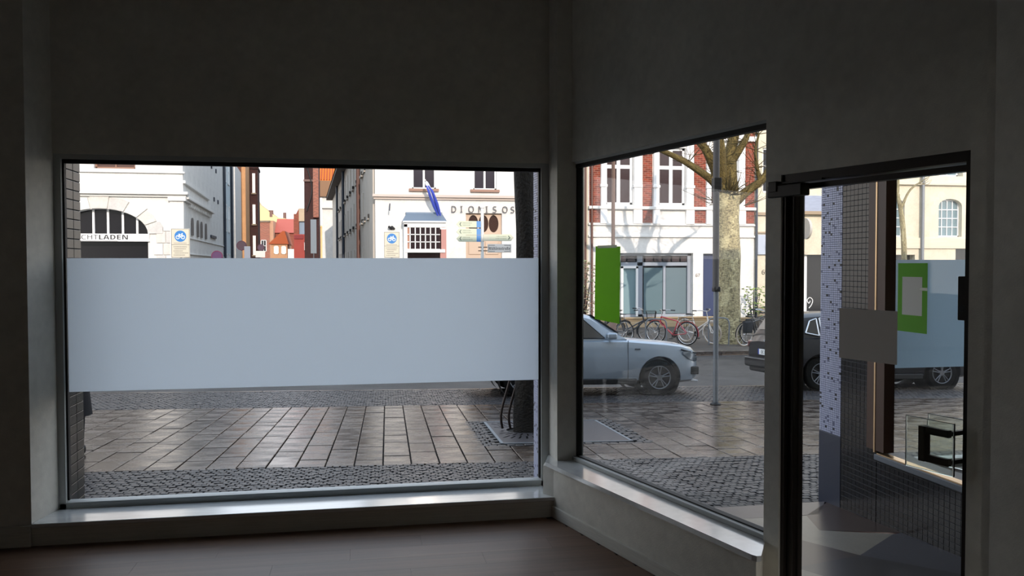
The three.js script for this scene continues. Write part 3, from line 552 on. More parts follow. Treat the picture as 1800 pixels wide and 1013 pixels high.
// --- row of houses along the left of the side street; local x away from us, z out into the street ---
function streetHouse(name, label, origin, s0, s1, depth, h, proud, mat, left = true) {
  const p = origin.clone().addScaledVector(SD, s0), t = thing(name, label, 'building', [p.x, FP, p.z]);
  t.rotation.y = left ? Math.PI / 2 + SA : Math.PI / 2 + SA;
  put('wall', metreUV(B(0, s1 - s0, 0, h, left ? -depth : -proud, left ? proud : depth)), mat, t); return t;
}
const LO = V(-6.39, 0, T), RO = V(0.368, 0, T);
{
  const h1 = streetHouse('row_house', 'pale blue plastered house beside the white corner house in the side street', LO, 15.1, 19.6, 8, 9.6, 0.02, M.stuccoBlue);
  for (let k = 0; k < 2; k++) for (let r = 0; r < 3; r++) { const w = windowPart(h1, 0.8 + k * 1.9, 1.7 + k * 1.9, 1.6 + r * 2.7, 3.1 + r * 2.7, 0.06, { cols: 2, rows: 2, glass: std('#7e95a2', { roughness: 0.2 }) }); }
  put('downpipe', rod(V(4.4, 0, 0.1), V(4.4, 9.4, 0.1), 0.06), M.darkPipe, h1);
  const h2 = streetHouse('row_house', 'narrow white house with a sunlit flank in the side street', LO, 19.6, 24.5, 8, 8.4, 0.28, M.stuccoWhite);
  put('roof', plate([[0, 8.4], [4.9, 8.4], [2.45, 10.6]], [], -8, 0.28), M.redTile, h2);
  const h3 = streetHouse('row_house', 'orange brick gabled house behind the narrow white house', LO, 24.5, 28.5, 8, 11.2, 0.55, std('#dba574', { roughness: 0.9, map: mottle1 }));
  const h4 = streetHouse('row_house', 'tall brick house with shade and bright openings painted in at the end of the left row', LO, 28.5, 31, 8, 9.2, 1.1, M.brickShade);  // front reads as shaded through its darker brick colour
  put('parapet', [RB(-0.1, 2.6, 9.1, 9.3, -8, 1.16, 0.05)], M.brickShade, h4);
  for (let r = 0; r < 4; r++) { put('window', B(-0.06, 0.1, 1.0 + r * 2.15, 2.35 + r * 2.15, 0.74, 0.93), M.trimWhite, h4, 'tall window with sky brightness painted white'); put('window_sill', B(-0.14, 0.1, 0.9 + r * 2.15, 1.0 + r * 2.15, 0.68, 1.0), M.stone, h4); }  // white blocks: bright sky in the openings, painted as colour
  put('grey_pilaster', B(-0.12, 0.02, 0, 7.0, 0.1, 0.42), std('#7d8686', { roughness: 0.8, map: mottle1 }), h4);
  put('chimney', [B(0.3, 0.9, 9.2, 11.4, -0.6, 0.0), B(1.2, 1.6, 9.2, 10.2, 0.2, 0.7)], M.brickRed, h4);
}
// --- right corner house with the restaurant lettering ---
const font = await new FontLoader().loadAsync('fonts/droid/droid_sans_regular.typeface.json');
{
  const X0 = 0.368, oy = FP, L = (x) => x - X0, Y = (y) => y - oy, XE = 8.1;
  const b = thing('corner_house', 'white corner house with restaurant lettering, bay window and two oval door lights', 'building', [X0, oy, T]);
  const tops = [[1.73, 2.62], [4.03, 4.92], [6.3, 7.2]], holes = [];
  for (const [a, c] of tops) { holes.push(rect(L(a), L(c), Y(4.55), Y(6.3))); holes.push(rect(L(a), L(c), Y(7.6), Y(9.3))); }
  const dr = rect(L(3.74), L(5.12), 0.02, Y(3.66)), rw = rect(L(6.05), L(6.75), Y(1.9), Y(3.0));
  put('facade', plate(rect(0, L(XE), 0, Y(10)), [...holes, dr, rw], -0.35, 0), M.stuccoWhite, b);
  for (const [a, c] of tops) for (const y of [4.55, 7.6]) {
    windowPart(b, L(a), L(c), Y(y), Y(y + 1.72), -0.12, { cols: 2, transom: 0.62, fw: 0.06, bar: 0.07, glass: std('#2d2730', { roughness: 0.12 }) });
    put('window_sill', RB(L(a) - 0.12, L(c) + 0.1, Y(y) - 0.1, Y(y), -0.1, 0.12, 0.01, 1), std('#9a7a6a', { roughness: 0.8 }), b);
  }
  windowPart(b, L(6.05), L(6.75), Y(1.9), Y(3.0), -0.12, { cols: 1, rows: 3, glass: M.darkGlass });
  put('string_course', [RB(-0.06, L(XE), Y(4.14), Y(4.22), -0.1, 0.08, 0.01), RB(-0.1, L(XE), Y(4.22), Y(4.33), -0.1, 0.16, 0.02)], std('#d8cabf', { roughness: 0.9, map: mottle1 }), b);
  // door with oval lights over it
  const dm = std('#bfa893', { roughness: 0.6 }), ov = (cx) => { const o = []; for (let k = 0; k < 20; k++) o.push([cx + 0.19 * Math.cos(k / 10 * Math.PI), Y(3.27) + 0.33 * Math.sin(k / 10 * Math.PI)]); return o; };
  const dd = put('door', plate(rect(L(3.74), L(5.12), 0.02, Y(3.66)), [ov(L(4.04)), ov(L(4.43) + 0.0), ov(L(4.82))], -0.2, -0.14), dm, b, 'pale brown panelled double door');
  put('oval_glass', B(L(3.80), L(5.06), Y(2.9), Y(3.62), -0.25, -0.22), std('#3a2218', { roughness: 0.15 }), dd);
  put('panel', [RB(L(3.86), L(4.36), Y(0.4), Y(1.9), -0.15, -0.11, 0.02), RB(L(4.50), L(5.0), Y(0.4), Y(1.9), -0.15, -0.11, 0.02), RB(L(3.86), L(4.36), Y(2.1), Y(2.6), -0.15, -0.11, 0.02), RB(L(4.50), L(5.0), Y(2.1), Y(2.6), -0.15, -0.11, 0.02), B(L(4.40), L(4.46), 0.02, Y(2.8), -0.15, -0.1)], dm, dd);
  put('transom', B(L(3.74), L(5.12), Y(2.78), Y(2.88), -0.2, -0.08), std('#9a8472', { roughness: 0.6 }), dd);
  // bay window
  const bay = put('bay_window', [B(L(1.40), L(1.52), 0, Y(3.2), 0, 0.55), B(L(2.74), L(2.93), 0, Y(3.2), 0, 0.5), B(L(1.40), L(2.93), Y(3.1), Y(3.28), 0, 0.55), RB(L(1.42), L(2.90), Y(2.16), Y(2.28), 0, 0.58, 0.01), RB(L(1.36), L(2.96), Y(3.26), Y(3.32), 0, 0.64, 0.01)], M.trimWhite, b, 'white glazed bay window');
  const cols = 6, gx0 = 1.62, gx1x = 2.74, bw = (gx1x - gx0) / cols;
  const bars = []; for (let i = 0; i <= cols; i++) bars.push(B(L(gx0 + i * bw) - 0.018, L(gx0 + i * bw) + 0.018, Y(2.28), Y(3.1), 0.5, 0.54));
  for (let j = 0; j <= 3; j++) bars.push(B(L(1.5), L(gx1x), Y(2.28 + j * 0.273) - 0.015, Y(2.28 + j * 0.273) + 0.015, 0.5, 0.54));
  put('glazing_bars', bars, M.trimWhite, bay);
  for (let i = 0; i < cols; i++) for (let j = 0; j < 3; j++) put('pane', B(L(gx0 + i * bw), L(gx0 + (i + 1) * bw), Y(2.28 + j * 0.273), Y(2.28 + (j + 1) * 0.273), 0.47, 0.49), std('#2a1c20', { roughness: 0.1 }), bay);
  put('curtain', B(L(1.52), L(1.62), Y(2.28), Y(3.1), 0.47, 0.5), std('#a87f6c', { roughness: 0.9 }), bay);
  put('lower_glass', B(L(1.52), L(2.74), Y(0.6), Y(2.16), 0.4, 0.44), std('#1c1416', { roughness: 0.1 }), bay);
  const rf = []; { const s = new THREE.Shape([[L(1.34), Y(3.31)], [L(2.97), Y(3.31)], [L(2.82), Y(3.64)], [L(1.52), Y(3.64)]].map((p) => new THREE.Vector2(...p))); rf.push(new THREE.ExtrudeGeometry(s, { depth: 0.62, bevelEnabled: false })); const g = rf[0], a = g.attributes.position; for (let i = 0; i < a.count; i++) if (a.getY(i) > Y(3.5) && a.getZ(i) > 0.3) a.setZ(i, 0.12); g.computeVertexNormals(); }
  put('bay_roof', [metreUV(rf[0]), B(L(1.48), L(2.84), Y(3.62), Y(3.67), 0, 0.14)], M.slate, bay, 'blue grey metal bay roof');
  put('red_shutter', B(L(2.72), L(2.95), 0, Y(3.02), 0.5, 0.54), std('#b3827a', { roughness: 0.7 }), bay);
  // restaurant lettering
  const lx = [3.25, 3.60, 3.90, 4.27, 4.56, 4.83, 5.19, 5.52].map((x, i) => x);
  [...'DIONISOS'].forEach((ch, i) => {
    const g = new TextGeometry(ch, { font, size: 0.24, depth: 0.03, curveSegments: 6, bevelEnabled: false });
    put('letter', g.translate(L(lx[i] - 0.09), Y(3.68), 0.06), std('#4a4340', { roughness: 0.5 }), b);
  });
  for (const [x, z] of [[0.95, 3.05], [1.05, 3.05]]) put('spot_lamp', rod(V(L(x), Y(z), 0), V(L(x) - 0.08, Y(z) + 0.06, 0.18), 0.05), M.black, b);
  put('lantern_arm', tube([V(L(0.9), Y(3.9), 0), V(L(0.9), Y(3.95), 0.3), V(L(0.88), Y(3.7), 0.4)], 0.02), M.darkPipe, b);
  // the flank along the side street, plus its eaves
  const s = new THREE.Group(); s.name = 'side_wall'; b.add(s); s.rotation.y = Math.PI / 2 + SA;
  const plast = std('#c9c0b4', { roughness: 0.9, map: mottle1 });
  put('wall_face', metreUV(B(0.45, 47, 0, Y(7.8), 0, 7.4)), plast, s);
  put('corner_strip', B(0.36, 5.2, 0, Y(10), -0.06, 0.1), plast, s);
  put('upper_wall', metreUV(B(0.45, 8.0, Y(7.8), Y(10), 0, 7.4)), plast, s);
  put('eaves', [B(8, 47.4, Y(7.7), Y(7.95), -0.55, 0.3)], std('#4c4440', { roughness: 0.8 }), s);
  put('roof', (() => { const g = new THREE.ExtrudeGeometry(new THREE.Shape([[-0.6, Y(7.9)], [7.4, Y(7.9)], [3.7, Y(11.5)]].map((p) => new THREE.Vector2(...p))), { depth: 39, bevelEnabled: false }); g.rotateY(Math.PI / 2); g.scale(1, 1, -1); g.translate(8.2, 0, 0); return metreUV(g.index ? g : g); })(), std('#8a5a44', { roughness: 0.9, side: THREE.DoubleSide }), s);
  for (const [x, m] of [[7.9, M.brownPipe], [23.1, M.darkPipe], [33.3, M.darkPipe]]) put('downpipe', rod(V(x, 0, -0.12), V(x, Y(7.7), -0.12), 0.09), m, s);
  for (let k = 0; k < 12; k++) for (let r = 0; r < 3; r++) { const x = [2.2, 4.2, 6.1, 10, 13, 16, 19, 22, 25.5, 28.5, 31, 36][k]; const y = [1.2, 3.6, 5.7][r]; put('shuttered_window', RB(x, x + 0.9, Y(y), Y(y) + 1.3, -0.05, 0.03, 0.01, 1), std('#b9b2a8', { roughness: 0.8 }), s); put('window_sill', B(x - 0.08, x + 0.98, Y(y) - 0.1, Y(y), -0.12, 0.05), plast, s); put('shutter_hook', RB(x - 0.16, x - 0.06, Y(y) - 0.02, Y(y) + 0.12, -0.12, 0, 0.01, 1), M.black, s); }
}
// --- stucco and brick house with the wide entrance ---
{
  const X0 = 8.5, XE = 15.4, oy = FP, L = (x) => x - X0, Y = (y) => y - oy;
  const b = thing('town_house', 'white stucco house with red brick strips and a wide glazed entrance', 'building', [X0, oy, T]);
  const wins = [[9.21, 10.32], [11.36, 12.48], [13.52, 14.66]], holes = wins.flatMap(([a, c]) => [rect(L(a), L(c), Y(4.05), Y(6.3)), rect(L(a), L(c), Y(7.6), Y(9.6))]);
  const ent = rect(L(9.70), L(12.81), 0.06, Y(2.16)), bd = rect(L(13.23), L(14.12), 0.06, Y(2.14));
  put('facade', plate(rect(0, L(XE), 0, Y(10.5)), [...holes, ent, bd], -0.5, 0), M.stuccoWhite, b);
  for (const [a, c] of wins) for (const y of [4.05, 7.6]) windowPart(b, L(a), L(c), Y(y), Y(y + (y < 5 ? 2.25 : 2.0)), -0.14, { cols: 2, transom: 0.66, fw: 0.09, bar: 0.14, glass: std('#3a2a2a', { roughness: 0.1 }) });
  for (const [a, c] of [[8.55, 8.98], [10.71, 11.09], [12.83, 13.31], [15.0, 15.38]]) { put('brick_strip', metreUV(B(L(a), L(c), Y(3.35), Y(10), 0, 0.04)), M.brickRed, b, 'red brick strip'); }
  for (const [a, c] of [[9.0, 9.2], [10.34, 10.62], [11.14, 11.34], [12.5, 12.78], [13.34, 13.52], [14.68, 14.95]]) put('pilaster', [B(L(a), L(c), Y(3.9), Y(6.7), 0, 0.1), RB(L(a) - 0.04, L(c) + 0.04, Y(4.72), Y(4.82), 0, 0.16, 0.01), RB(L(a) - 0.03, L(c) + 0.03, Y(3.3), Y(3.9), 0, 0.14, 0.01), B(L((a + c) / 2) - 0.03, L((a + c) / 2) + 0.03, Y(4.85), Y(6.2), 0.1, 0.13)], M.trimWhite, b);
  put('ledge', [RB(0, L(XE), Y(3.86), Y(3.98), -0.1, 0.18, 0.02), RB(0, L(XE), Y(3.24), Y(3.31), -0.1, 0.1, 0.01), RB(0, L(XE), Y(2.78), Y(2.85), -0.1, 0.09, 0.01), RB(0, L(XE), Y(6.6), Y(6.8), -0.1, 0.2, 0.02)], M.stuccoWhite, b);
  put('plinth', [RB(L(8.5), L(XE), 0, 0.32, -0.1, 0.05, 0.01), RB(L(9.5), L(14.3), 0.32, 0.38, -0.1, 0.12, 0.01), RB(L(9.4), L(14.4), 0.0, 0.2, 0, 0.3, 0.01)], std('#c6ab84', { roughness: 0.85, map: mottle1 }), b);
  // entrance
  const en = put('entrance', [B(L(9.70), L(9.9), 0.38, Y(2.16), -0.35, -0.25), B(L(10.58), L(10.8), 0.38, Y(2.16), -0.35, -0.25), B(L(12.66), L(12.81), 0.38, Y(2.16), -0.35, -0.22), B(L(9.7), L(12.81), Y(1.66), Y(1.80), -0.35, -0.25), B(L(9.7), L(12.81), Y(2.06), Y(2.16), -0.35, -0.22), B(L(9.7), L(12.81), 0.3, 0.48, -0.35, -0.25), B(L(11.66), L(11.76), 0.4, Y(1.7), -0.33, -0.26)], std('#8f96a0', { roughness: 0.6 }), b, 'grey framed glazed entrance');
  put('back_panel', B(L(9.7), L(12.81), 0.3, Y(2.16), -0.5, -0.45), M.black, en);
  for (let k = 0; k < 8; k++) { const x = 9.82 + k * 0.37; put('transom_pane', B(L(x), L(x + 0.31), Y(1.83), Y(2.04), -0.32, -0.3), std('#43393a', { roughness: 0.15 }), en); }
  put('white_door_frame', [B(L(9.9), L(9.99), 0.4, Y(1.64), -0.3, -0.2), B(L(10.52), L(10.6), 0.4, Y(1.64), -0.3, -0.2), B(L(9.9), L(10.6), Y(1.56), Y(1.66), -0.3, -0.2)], M.trimWhite, en);
  for (const [a, c, m] of [[9.99, 10.52, '#6f8a90'], [10.86, 11.64, '#4f676e'], [11.78, 12.64, '#5b6d74']]) put('frosted_pane', B(L(a), L(c), 0.5, Y(1.58), -0.3, -0.28), std(m, { roughness: 0.4 }), en);
  put('blue_door', [B(L(13.23), L(14.12), 0.06, Y(2.14), -0.3, -0.24)], std('#1f2f57', { roughness: 0.5 }), b, 'navy blue house door');
  put('house_number', new TextGeometry('67', { font, size: 0.13, depth: 0.01 }).translate(L(12.9), Y(1.22), 0.01), std('#8a8078'), b);
  for (const x of [8.36, 8.62]) put('downpipe', rod(V(L(x), 0, 0.14), V(L(x), Y(9), 0.14), 0.045), M.brownPipe, b);
  const pl = put('party_strip', B(L(8.1), 0, 0, Y(10), -0.5, -0.02), M.stuccoCream, b);
}
// --- cream house to its right, and the arched-window house beyond ---
{
  const X0 = 15.4, XE = 20.6, oy = FP, L = (x) => x - X0, Y = (y) => y - oy;
  const b = thing('town_house', 'cream rendered house with dark shopfront and number 69', 'building', [X0, oy, T]);
  put('facade', plate(rect(0, L(XE), 0, Y(9.5)), [rect(L(17.0), L(19.9), 0.3, Y(2.1)), rect(L(15.75), L(16.6), Y(4.6), Y(6.4)), rect(L(18.6), L(19.6), Y(4.4), Y(6.2))], -0.4, 0), M.stuccoCream, b);
  windowPart(b, L(15.75), L(16.6), Y(4.6), Y(6.4), -0.1, { cols: 2, transom: 0.6 }); windowPart(b, L(18.6), L(19.6), Y(4.4), Y(6.2), -0.1, { cols: 2, transom: 0.6 });
  put('ledge', [RB(0, L(17.0), Y(3.68), Y(3.8), -0.1, 0.12, 0.01), RB(0, L(16.9), Y(2.95), Y(3.02), -0.1, 0.08, 0.01), RB(L(17.0), L(XE), Y(3.72), Y(3.86), -0.1, 0.25, 0.02)], std('#9c8a74', { roughness: 0.9 }), b);
  put('upper_band', B(L(17.0), L(XE), Y(3.86), Y(4.5), 0, 0.04), std('#a9b2c6', { roughness: 0.8, map: mottle1 }), b, 'blue grey band over the shopfront');
  put('awning_box', RB(L(15.5), L(17.1), Y(2.1), Y(2.9), 0, 0.12, 0.02), std('#a8b0be', { roughness: 0.6 }), b);
  const sf = put('shopfront', [B(L(17.0), L(19.9), 0.3, Y(2.1), -0.38, -0.34)], std('#1a1a1c', { roughness: 0.12 }), b, 'dark shopfront glass');
  put('white_post', [B(L(17.68), L(17.82), 0.3, Y(2.1), -0.34, -0.2), B(L(17.0), L(19.9), 0.2, 0.42, -0.34, 0.05)], M.trimWhite, sf);
  put('ear_mark', [tube([V(L(18.0), Y(-0.1), -0.33), V(L(18.12), Y(0.05), -0.33), V(L(18.16), Y(0.24), -0.33), V(L(18.03), Y(0.34), -0.33), V(L(17.92), Y(0.22), -0.33), V(L(18.0), Y(0.1), -0.33), V(L(18.06), Y(0.2), -0.33)], 0.016, 40, 6)], M.trimWhite, sf, 'white curled outline mark on the glass');
  for (let k = 0; k < 4; k++) put('display_post', B(L(17.1 + k * 0.14), L(17.16 + k * 0.14), 0.5, Y(0.5), -0.3, -0.26), M.stone, sf);
  put('house_number', new TextGeometry('69', { font, size: 0.19, depth: 0.01 }).translate(L(15.72), Y(1.30), 0.01), std('#4a443e'), b);
  put('round_sign', (() => { const g = new THREE.CylinderGeometry(0.42, 0.42, 0.1, 28); g.rotateZ(Math.PI / 2); g.translate(L(17.22), Y(3.12), 0.75); return g; })(), std('#b9b4ac', { roughness: 0.5 }), b, 'round projecting sign');
  put('downpipe', rod(V(L(15.45), 0, 0.1), V(L(15.45), Y(9), 0.1), 0.05), M.darkPipe, b);
  put('plinth', RB(0, L(17), 0, 0.75, 0, 0.06, 0.01), M.stone, b);
  const X1 = 20.6, L2 = (x) => x - X1, c = thing('town_house', 'pale yellow house with arched lattice windows beyond the opposite shop window', 'building', [X1, oy, T]);
  const ah = (x) => { const o = []; for (let k = 0; k <= 8; k++) o.push([L2(x) + 0.55 + 0.55 * Math.cos(Math.PI * k / 8), Y(4.15) + 0.3 * Math.sin(Math.PI * k / 8)]); return [[L2(x), Y(2.86)], [L2(x + 1.1), Y(2.86)], ...o]; };
  put('facade', plate(rect(0, 12, 0, Y(9.5)), [ah(23.68), ah(26.3), ah(21.0), rect(L2(24.5), L2(27.5), 0.3, Y(2.35)), rect(L2(20.9), L2(22.6), 0.3, Y(2.1)), rect(L2(23.7), L2(24.8), Y(5.4), Y(7)), rect(L2(21.2), L2(22.2), Y(5.4), Y(7))], -0.4, 0), M.stuccoCream, c);
  for (const x of [23.68, 26.3, 21.0]) { windowPart(c, L2(x), L2(x + 1.1), Y(2.86), Y(4.42), -0.2, { cols: 4, rows: 4, fw: 0.05, bar: 0.03, glass: std('#6d8288', { roughness: 0.15 }) }); }
  for (const x of [23.7, 21.2]) windowPart(c, L2(x), L2(x + 1.0), Y(5.4), Y(7), -0.2, { cols: 2, rows: 2, glass: std('#6d8288', { roughness: 0.15 }) });
  put('ledge', [RB(0, 12, Y(5.0), Y(5.12), -0.1, 0.15, 0.02), RB(0, 12, Y(2.36), Y(2.8), -0.05, 0.08, 0.01)], M.stuccoCream, c);
  put('shopfront', B(L2(20.9), L2(27.5), 0.3, Y(2.35), -0.38, -0.34), std('#1c1b1b', { roughness: 0.12 }), c);
  put('downpipe', rod(V(L2(22.85), 0, 0.12), V(L2(22.85), Y(9), 0.12), 0.07), M.galv, c);
}
// --- end of the side street ---
{
  const big = thing('brick_hall', 'large pale yellow hall with a long roof closing the side street', 'building', [-15.5, FP, -150]);
  put('wall', metreUV(B(-10, 8, 0, 9.5, -12, 0)), std('#c9a070', { roughness: 0.9, map: mottle1 }), big);
  put('roof', plate([[-10.5, 9.2], [8.5, 9.2], [4, 10.3], [0.2, 10.9], [-3.6, 13.8], [-6, 17], [-10.5, 17]], [], -12, 0.3), std('#d8bd8c', { roughness: 0.9, map: mottle3 }), big);
  put('vent', [rod(V(-0.7, 10.9, 0), V(-0.7, 12.1, 0), 0.4), rod(V(1.6, 10.4, 0), V(1.6, 11.7, 0), 0.3)], M.brownPipe, big);
  const r1 = thing('brick_house', 'red brick house with a flat fronted gable in the middle of the side street end', 'building', [-12.6, FP, -110]);
  put('wall', metreUV(B(-0.8, 0.5, 0, 8.0, -8, 0)), M.brick, r1); put('lit_return_wall', metreUV(B(0.1, 0.95, 0, 8.2, -8.0, -0.1)), std('#c79a7c', { roughness: 0.9, map: mottle1 }), r1);  // return wall paler than the brick: sunlight put into its colour
  put('coping', B(-0.9, 0.6, 8.0, 8.2, -8, 0.15), M.stone, r1);
  for (const y of [1.5, 4.2]) windowPart(r1, -0.6, 0.1, y, y + 1.5, 0.05, {});
  const r2 = thing('brick_house', 'low house with a rose red tiled roof at the street end', 'building', [-10.4, FP, -112]);
  put('wall', metreUV(B(-1.2, 1.3, 0, 6.7, -6, 0)), M.brickRed, r2);
  put('roof', (() => { const g = plate([[0, 0], [6.6, 0], [3.3, 2.0]], [], 0, 2.6); g.rotateY(Math.PI / 2); g.translate(-1.25, 6.7, 0.3); return g; })(), std('#c4685a', { roughness: 0.9, map: mottle3 }), r2);
  windowPart(r2, -0.6, 0.3, 2.4, 4, 0.05, {});
  const r3 = thing('cottage', 'small cottage with an orange tiled gable roof and sunlit white windows', 'building', [-9.3, FP, -95]);
  put('wall', metreUV(B(-1.0, 0.75, 0, 4.9, -5, 0)), std('#cfa079', { roughness: 0.9, map: mottle1 }), r3);
  put('roof', plate([[-1.3, 4.8], [0.9, 4.8], [0.5, 6.25], [0.25, 6.25]], [], -5, 0.25), M.redTile, r3);
  put('garden_wall', metreUV(B(-1.6, 1.4, 0, 3.2, 0.6, 0.9)), M.brickShade, r3);
  for (const x of [-0.7, 0.1]) windowPart(r3, x, x + 0.5, 3.7, 4.6, 0.06, { cols: 1, rows: 1, glass: std('#e8e2d4', { roughness: 0.3 }) });
  const r4 = thing('brick_house', 'bright red fronted house with a pale dormer on the right of the street end', 'building', [-6.75, FP, -92]);
  put('wall', metreUV(B(-0.85, 0.9, 0, 5.8, -6, 0)), std('#a8493f', { roughness: 0.85, map: mottle1 }), r4);
  put('gable', plate([[-0.85, 5.8], [-0.3, 5.8], [-0.3, 8.6], [-0.6, 8.0], [-0.85, 8.0]], [], -6, 0), M.brickRed, r4);
  put('dormer', metreUV(B(-0.3, 1.0, 7.2, 8.6, -5, 0.1)), std('#c9b59a', { roughness: 0.8, map: mottle1 }), r4); put('dormer_base', B(-0.28, 0.95, 5.8, 7.2, -4, -0.2), M.slate, r4);
  windowPart(r4, 0.25, 0.65, 4.0, 5.0, 0.05, { cols: 1, rows: 2, glass: M.stuccoBlue });
  put('fascia_sign', RB(-0.8, 0.15, 5.3, 5.7, 0.02, 0.12, 0.02), std('#7c2f30'), r4);
  put('side_gate', B(-1.5, -0.86, 0, 4.2, -1, -0.2), M.trimWhite, r4);
  const r5 = thing('tower_house', 'tall red brick house front with painted in shade and an oriel on the right of the side street', 'building', [-4.95, FP, -81]);
  put('wall', metreUV(B(-0.75, 0.6, 0, 13.2, -2.4, 0)), M.brickShade, r5); put('oriel', metreUV(B(0.1, 0.6, 7.0, 13.2, 0, 0.4)), M.brick, r5); put('string', B(-0.8, 0.65, 10.4, 10.6, 0, 0.2), M.brownPipe, r5);  // wall colour holds painted shade, the oriel keeps the plain brick
  put('gutter', limb([V(-0.6, 12.4, 0.2), V(0.0, 9.6, 0.3), V(-0.5, 7.6, 0.2)], [0.06, 0.06, 0.06], 6), M.black, r5);
  const r6 = thing('gable_house', 'white house with an orange pantile roof behind the right corner house', 'building', [-3.3, FP, -86]);
  put('wall', metreUV(B(-1.0, 1.6, 0, 9.4, -8, 0)), M.stuccoWhite, r6); put('cornice', RB(-1.05, 1.7, 8.2, 8.5, -1, 0.3, 0.05), M.stuccoWhite, r6);
  put('roof', (() => { const g = plate([[-1, 0], [8, 0], [3.5, 4.4]], [], 0, 3.2); g.rotateY(Math.PI / 2); g.translate(-1.4, 11, -0.6); return g; })(), std('#d9792f', { roughness: 0.9 }), r6);
  for (let k = 0; k < 12; k++) put('pantile_row', rod(V(-1.3 + k * 0.27, 11.05, 0.4), V(-1.3 + k * 0.27, 15.3, -4.0), 0.07), M.redTile, r6);
  put('eaves', B(-1.4, 1.8, 9.4, 11, -1.4, 0.4), std('#8a6a50', { roughness: 0.8 }), r6);
}

// ---------- cars ----------
const lerpTab = (tab, x) => { for (let i = 0; i < tab.length - 1; i++) { const [a, b] = tab[i], [c, d] = tab[i + 1]; if ((x <= a && x >= c) || (x >= a && x <= c)) return b + (d - b) * (x - a) / (c - a); } return x > tab[0][0] ? tab[0][1] : tab[tab.length - 1][1]; };
function wheel(parent, x, z, r, side) {
  const prof = [[r * 0.66, -0.095], [r * 0.9, -0.1], [r * 0.985, -0.08], [r, -0.03], [r, 0.03], [r * 0.985, 0.08], [r * 0.9, 0.1], [r * 0.66, 0.095]].map(([a, b]) => new THREE.Vector2(a, b));
  const tyre = new THREE.LatheGeometry(prof, 40).rotateX(Math.PI / 2).translate(x, r, z), w = put('wheel', tyre, M.rubber, parent, 'black tyre');
  const rim = [new THREE.TorusGeometry(r * 0.64, 0.012, 8, 40).translate(x, r, z + side * 0.085), new THREE.CylinderGeometry(0.05, 0.06, 0.03, 16).rotateX(Math.PI / 2).translate(x, r, z + side * 0.08)];
  for (let k = 0; k < 10; k++) { const a = (k >> 1) / 5 * Math.PI * 2 + (k % 2 ? 0.16 : -0.16) + 0.3, c = Math.cos(a), s = Math.sin(a); rim.push(rod(V(x + 0.035 * c, r + 0.035 * s, z + side * 0.085), V(x + r * 0.64 * c, r + r * 0.64 * s, z + side * 0.088), 0.012, 0.008, 6)); }
  put('rim', rim, std('#7d8086', { roughness: 0.3, metalness: 0.9 }), w);
  put('rim_disc', new THREE.CylinderGeometry(r * 0.63, r * 0.63, 0.02, 32).rotateX(Math.PI / 2).translate(x, r, z + side * 0.03), std('#15161a', { roughness: 0.5, metalness: 0.4 }), w);
}
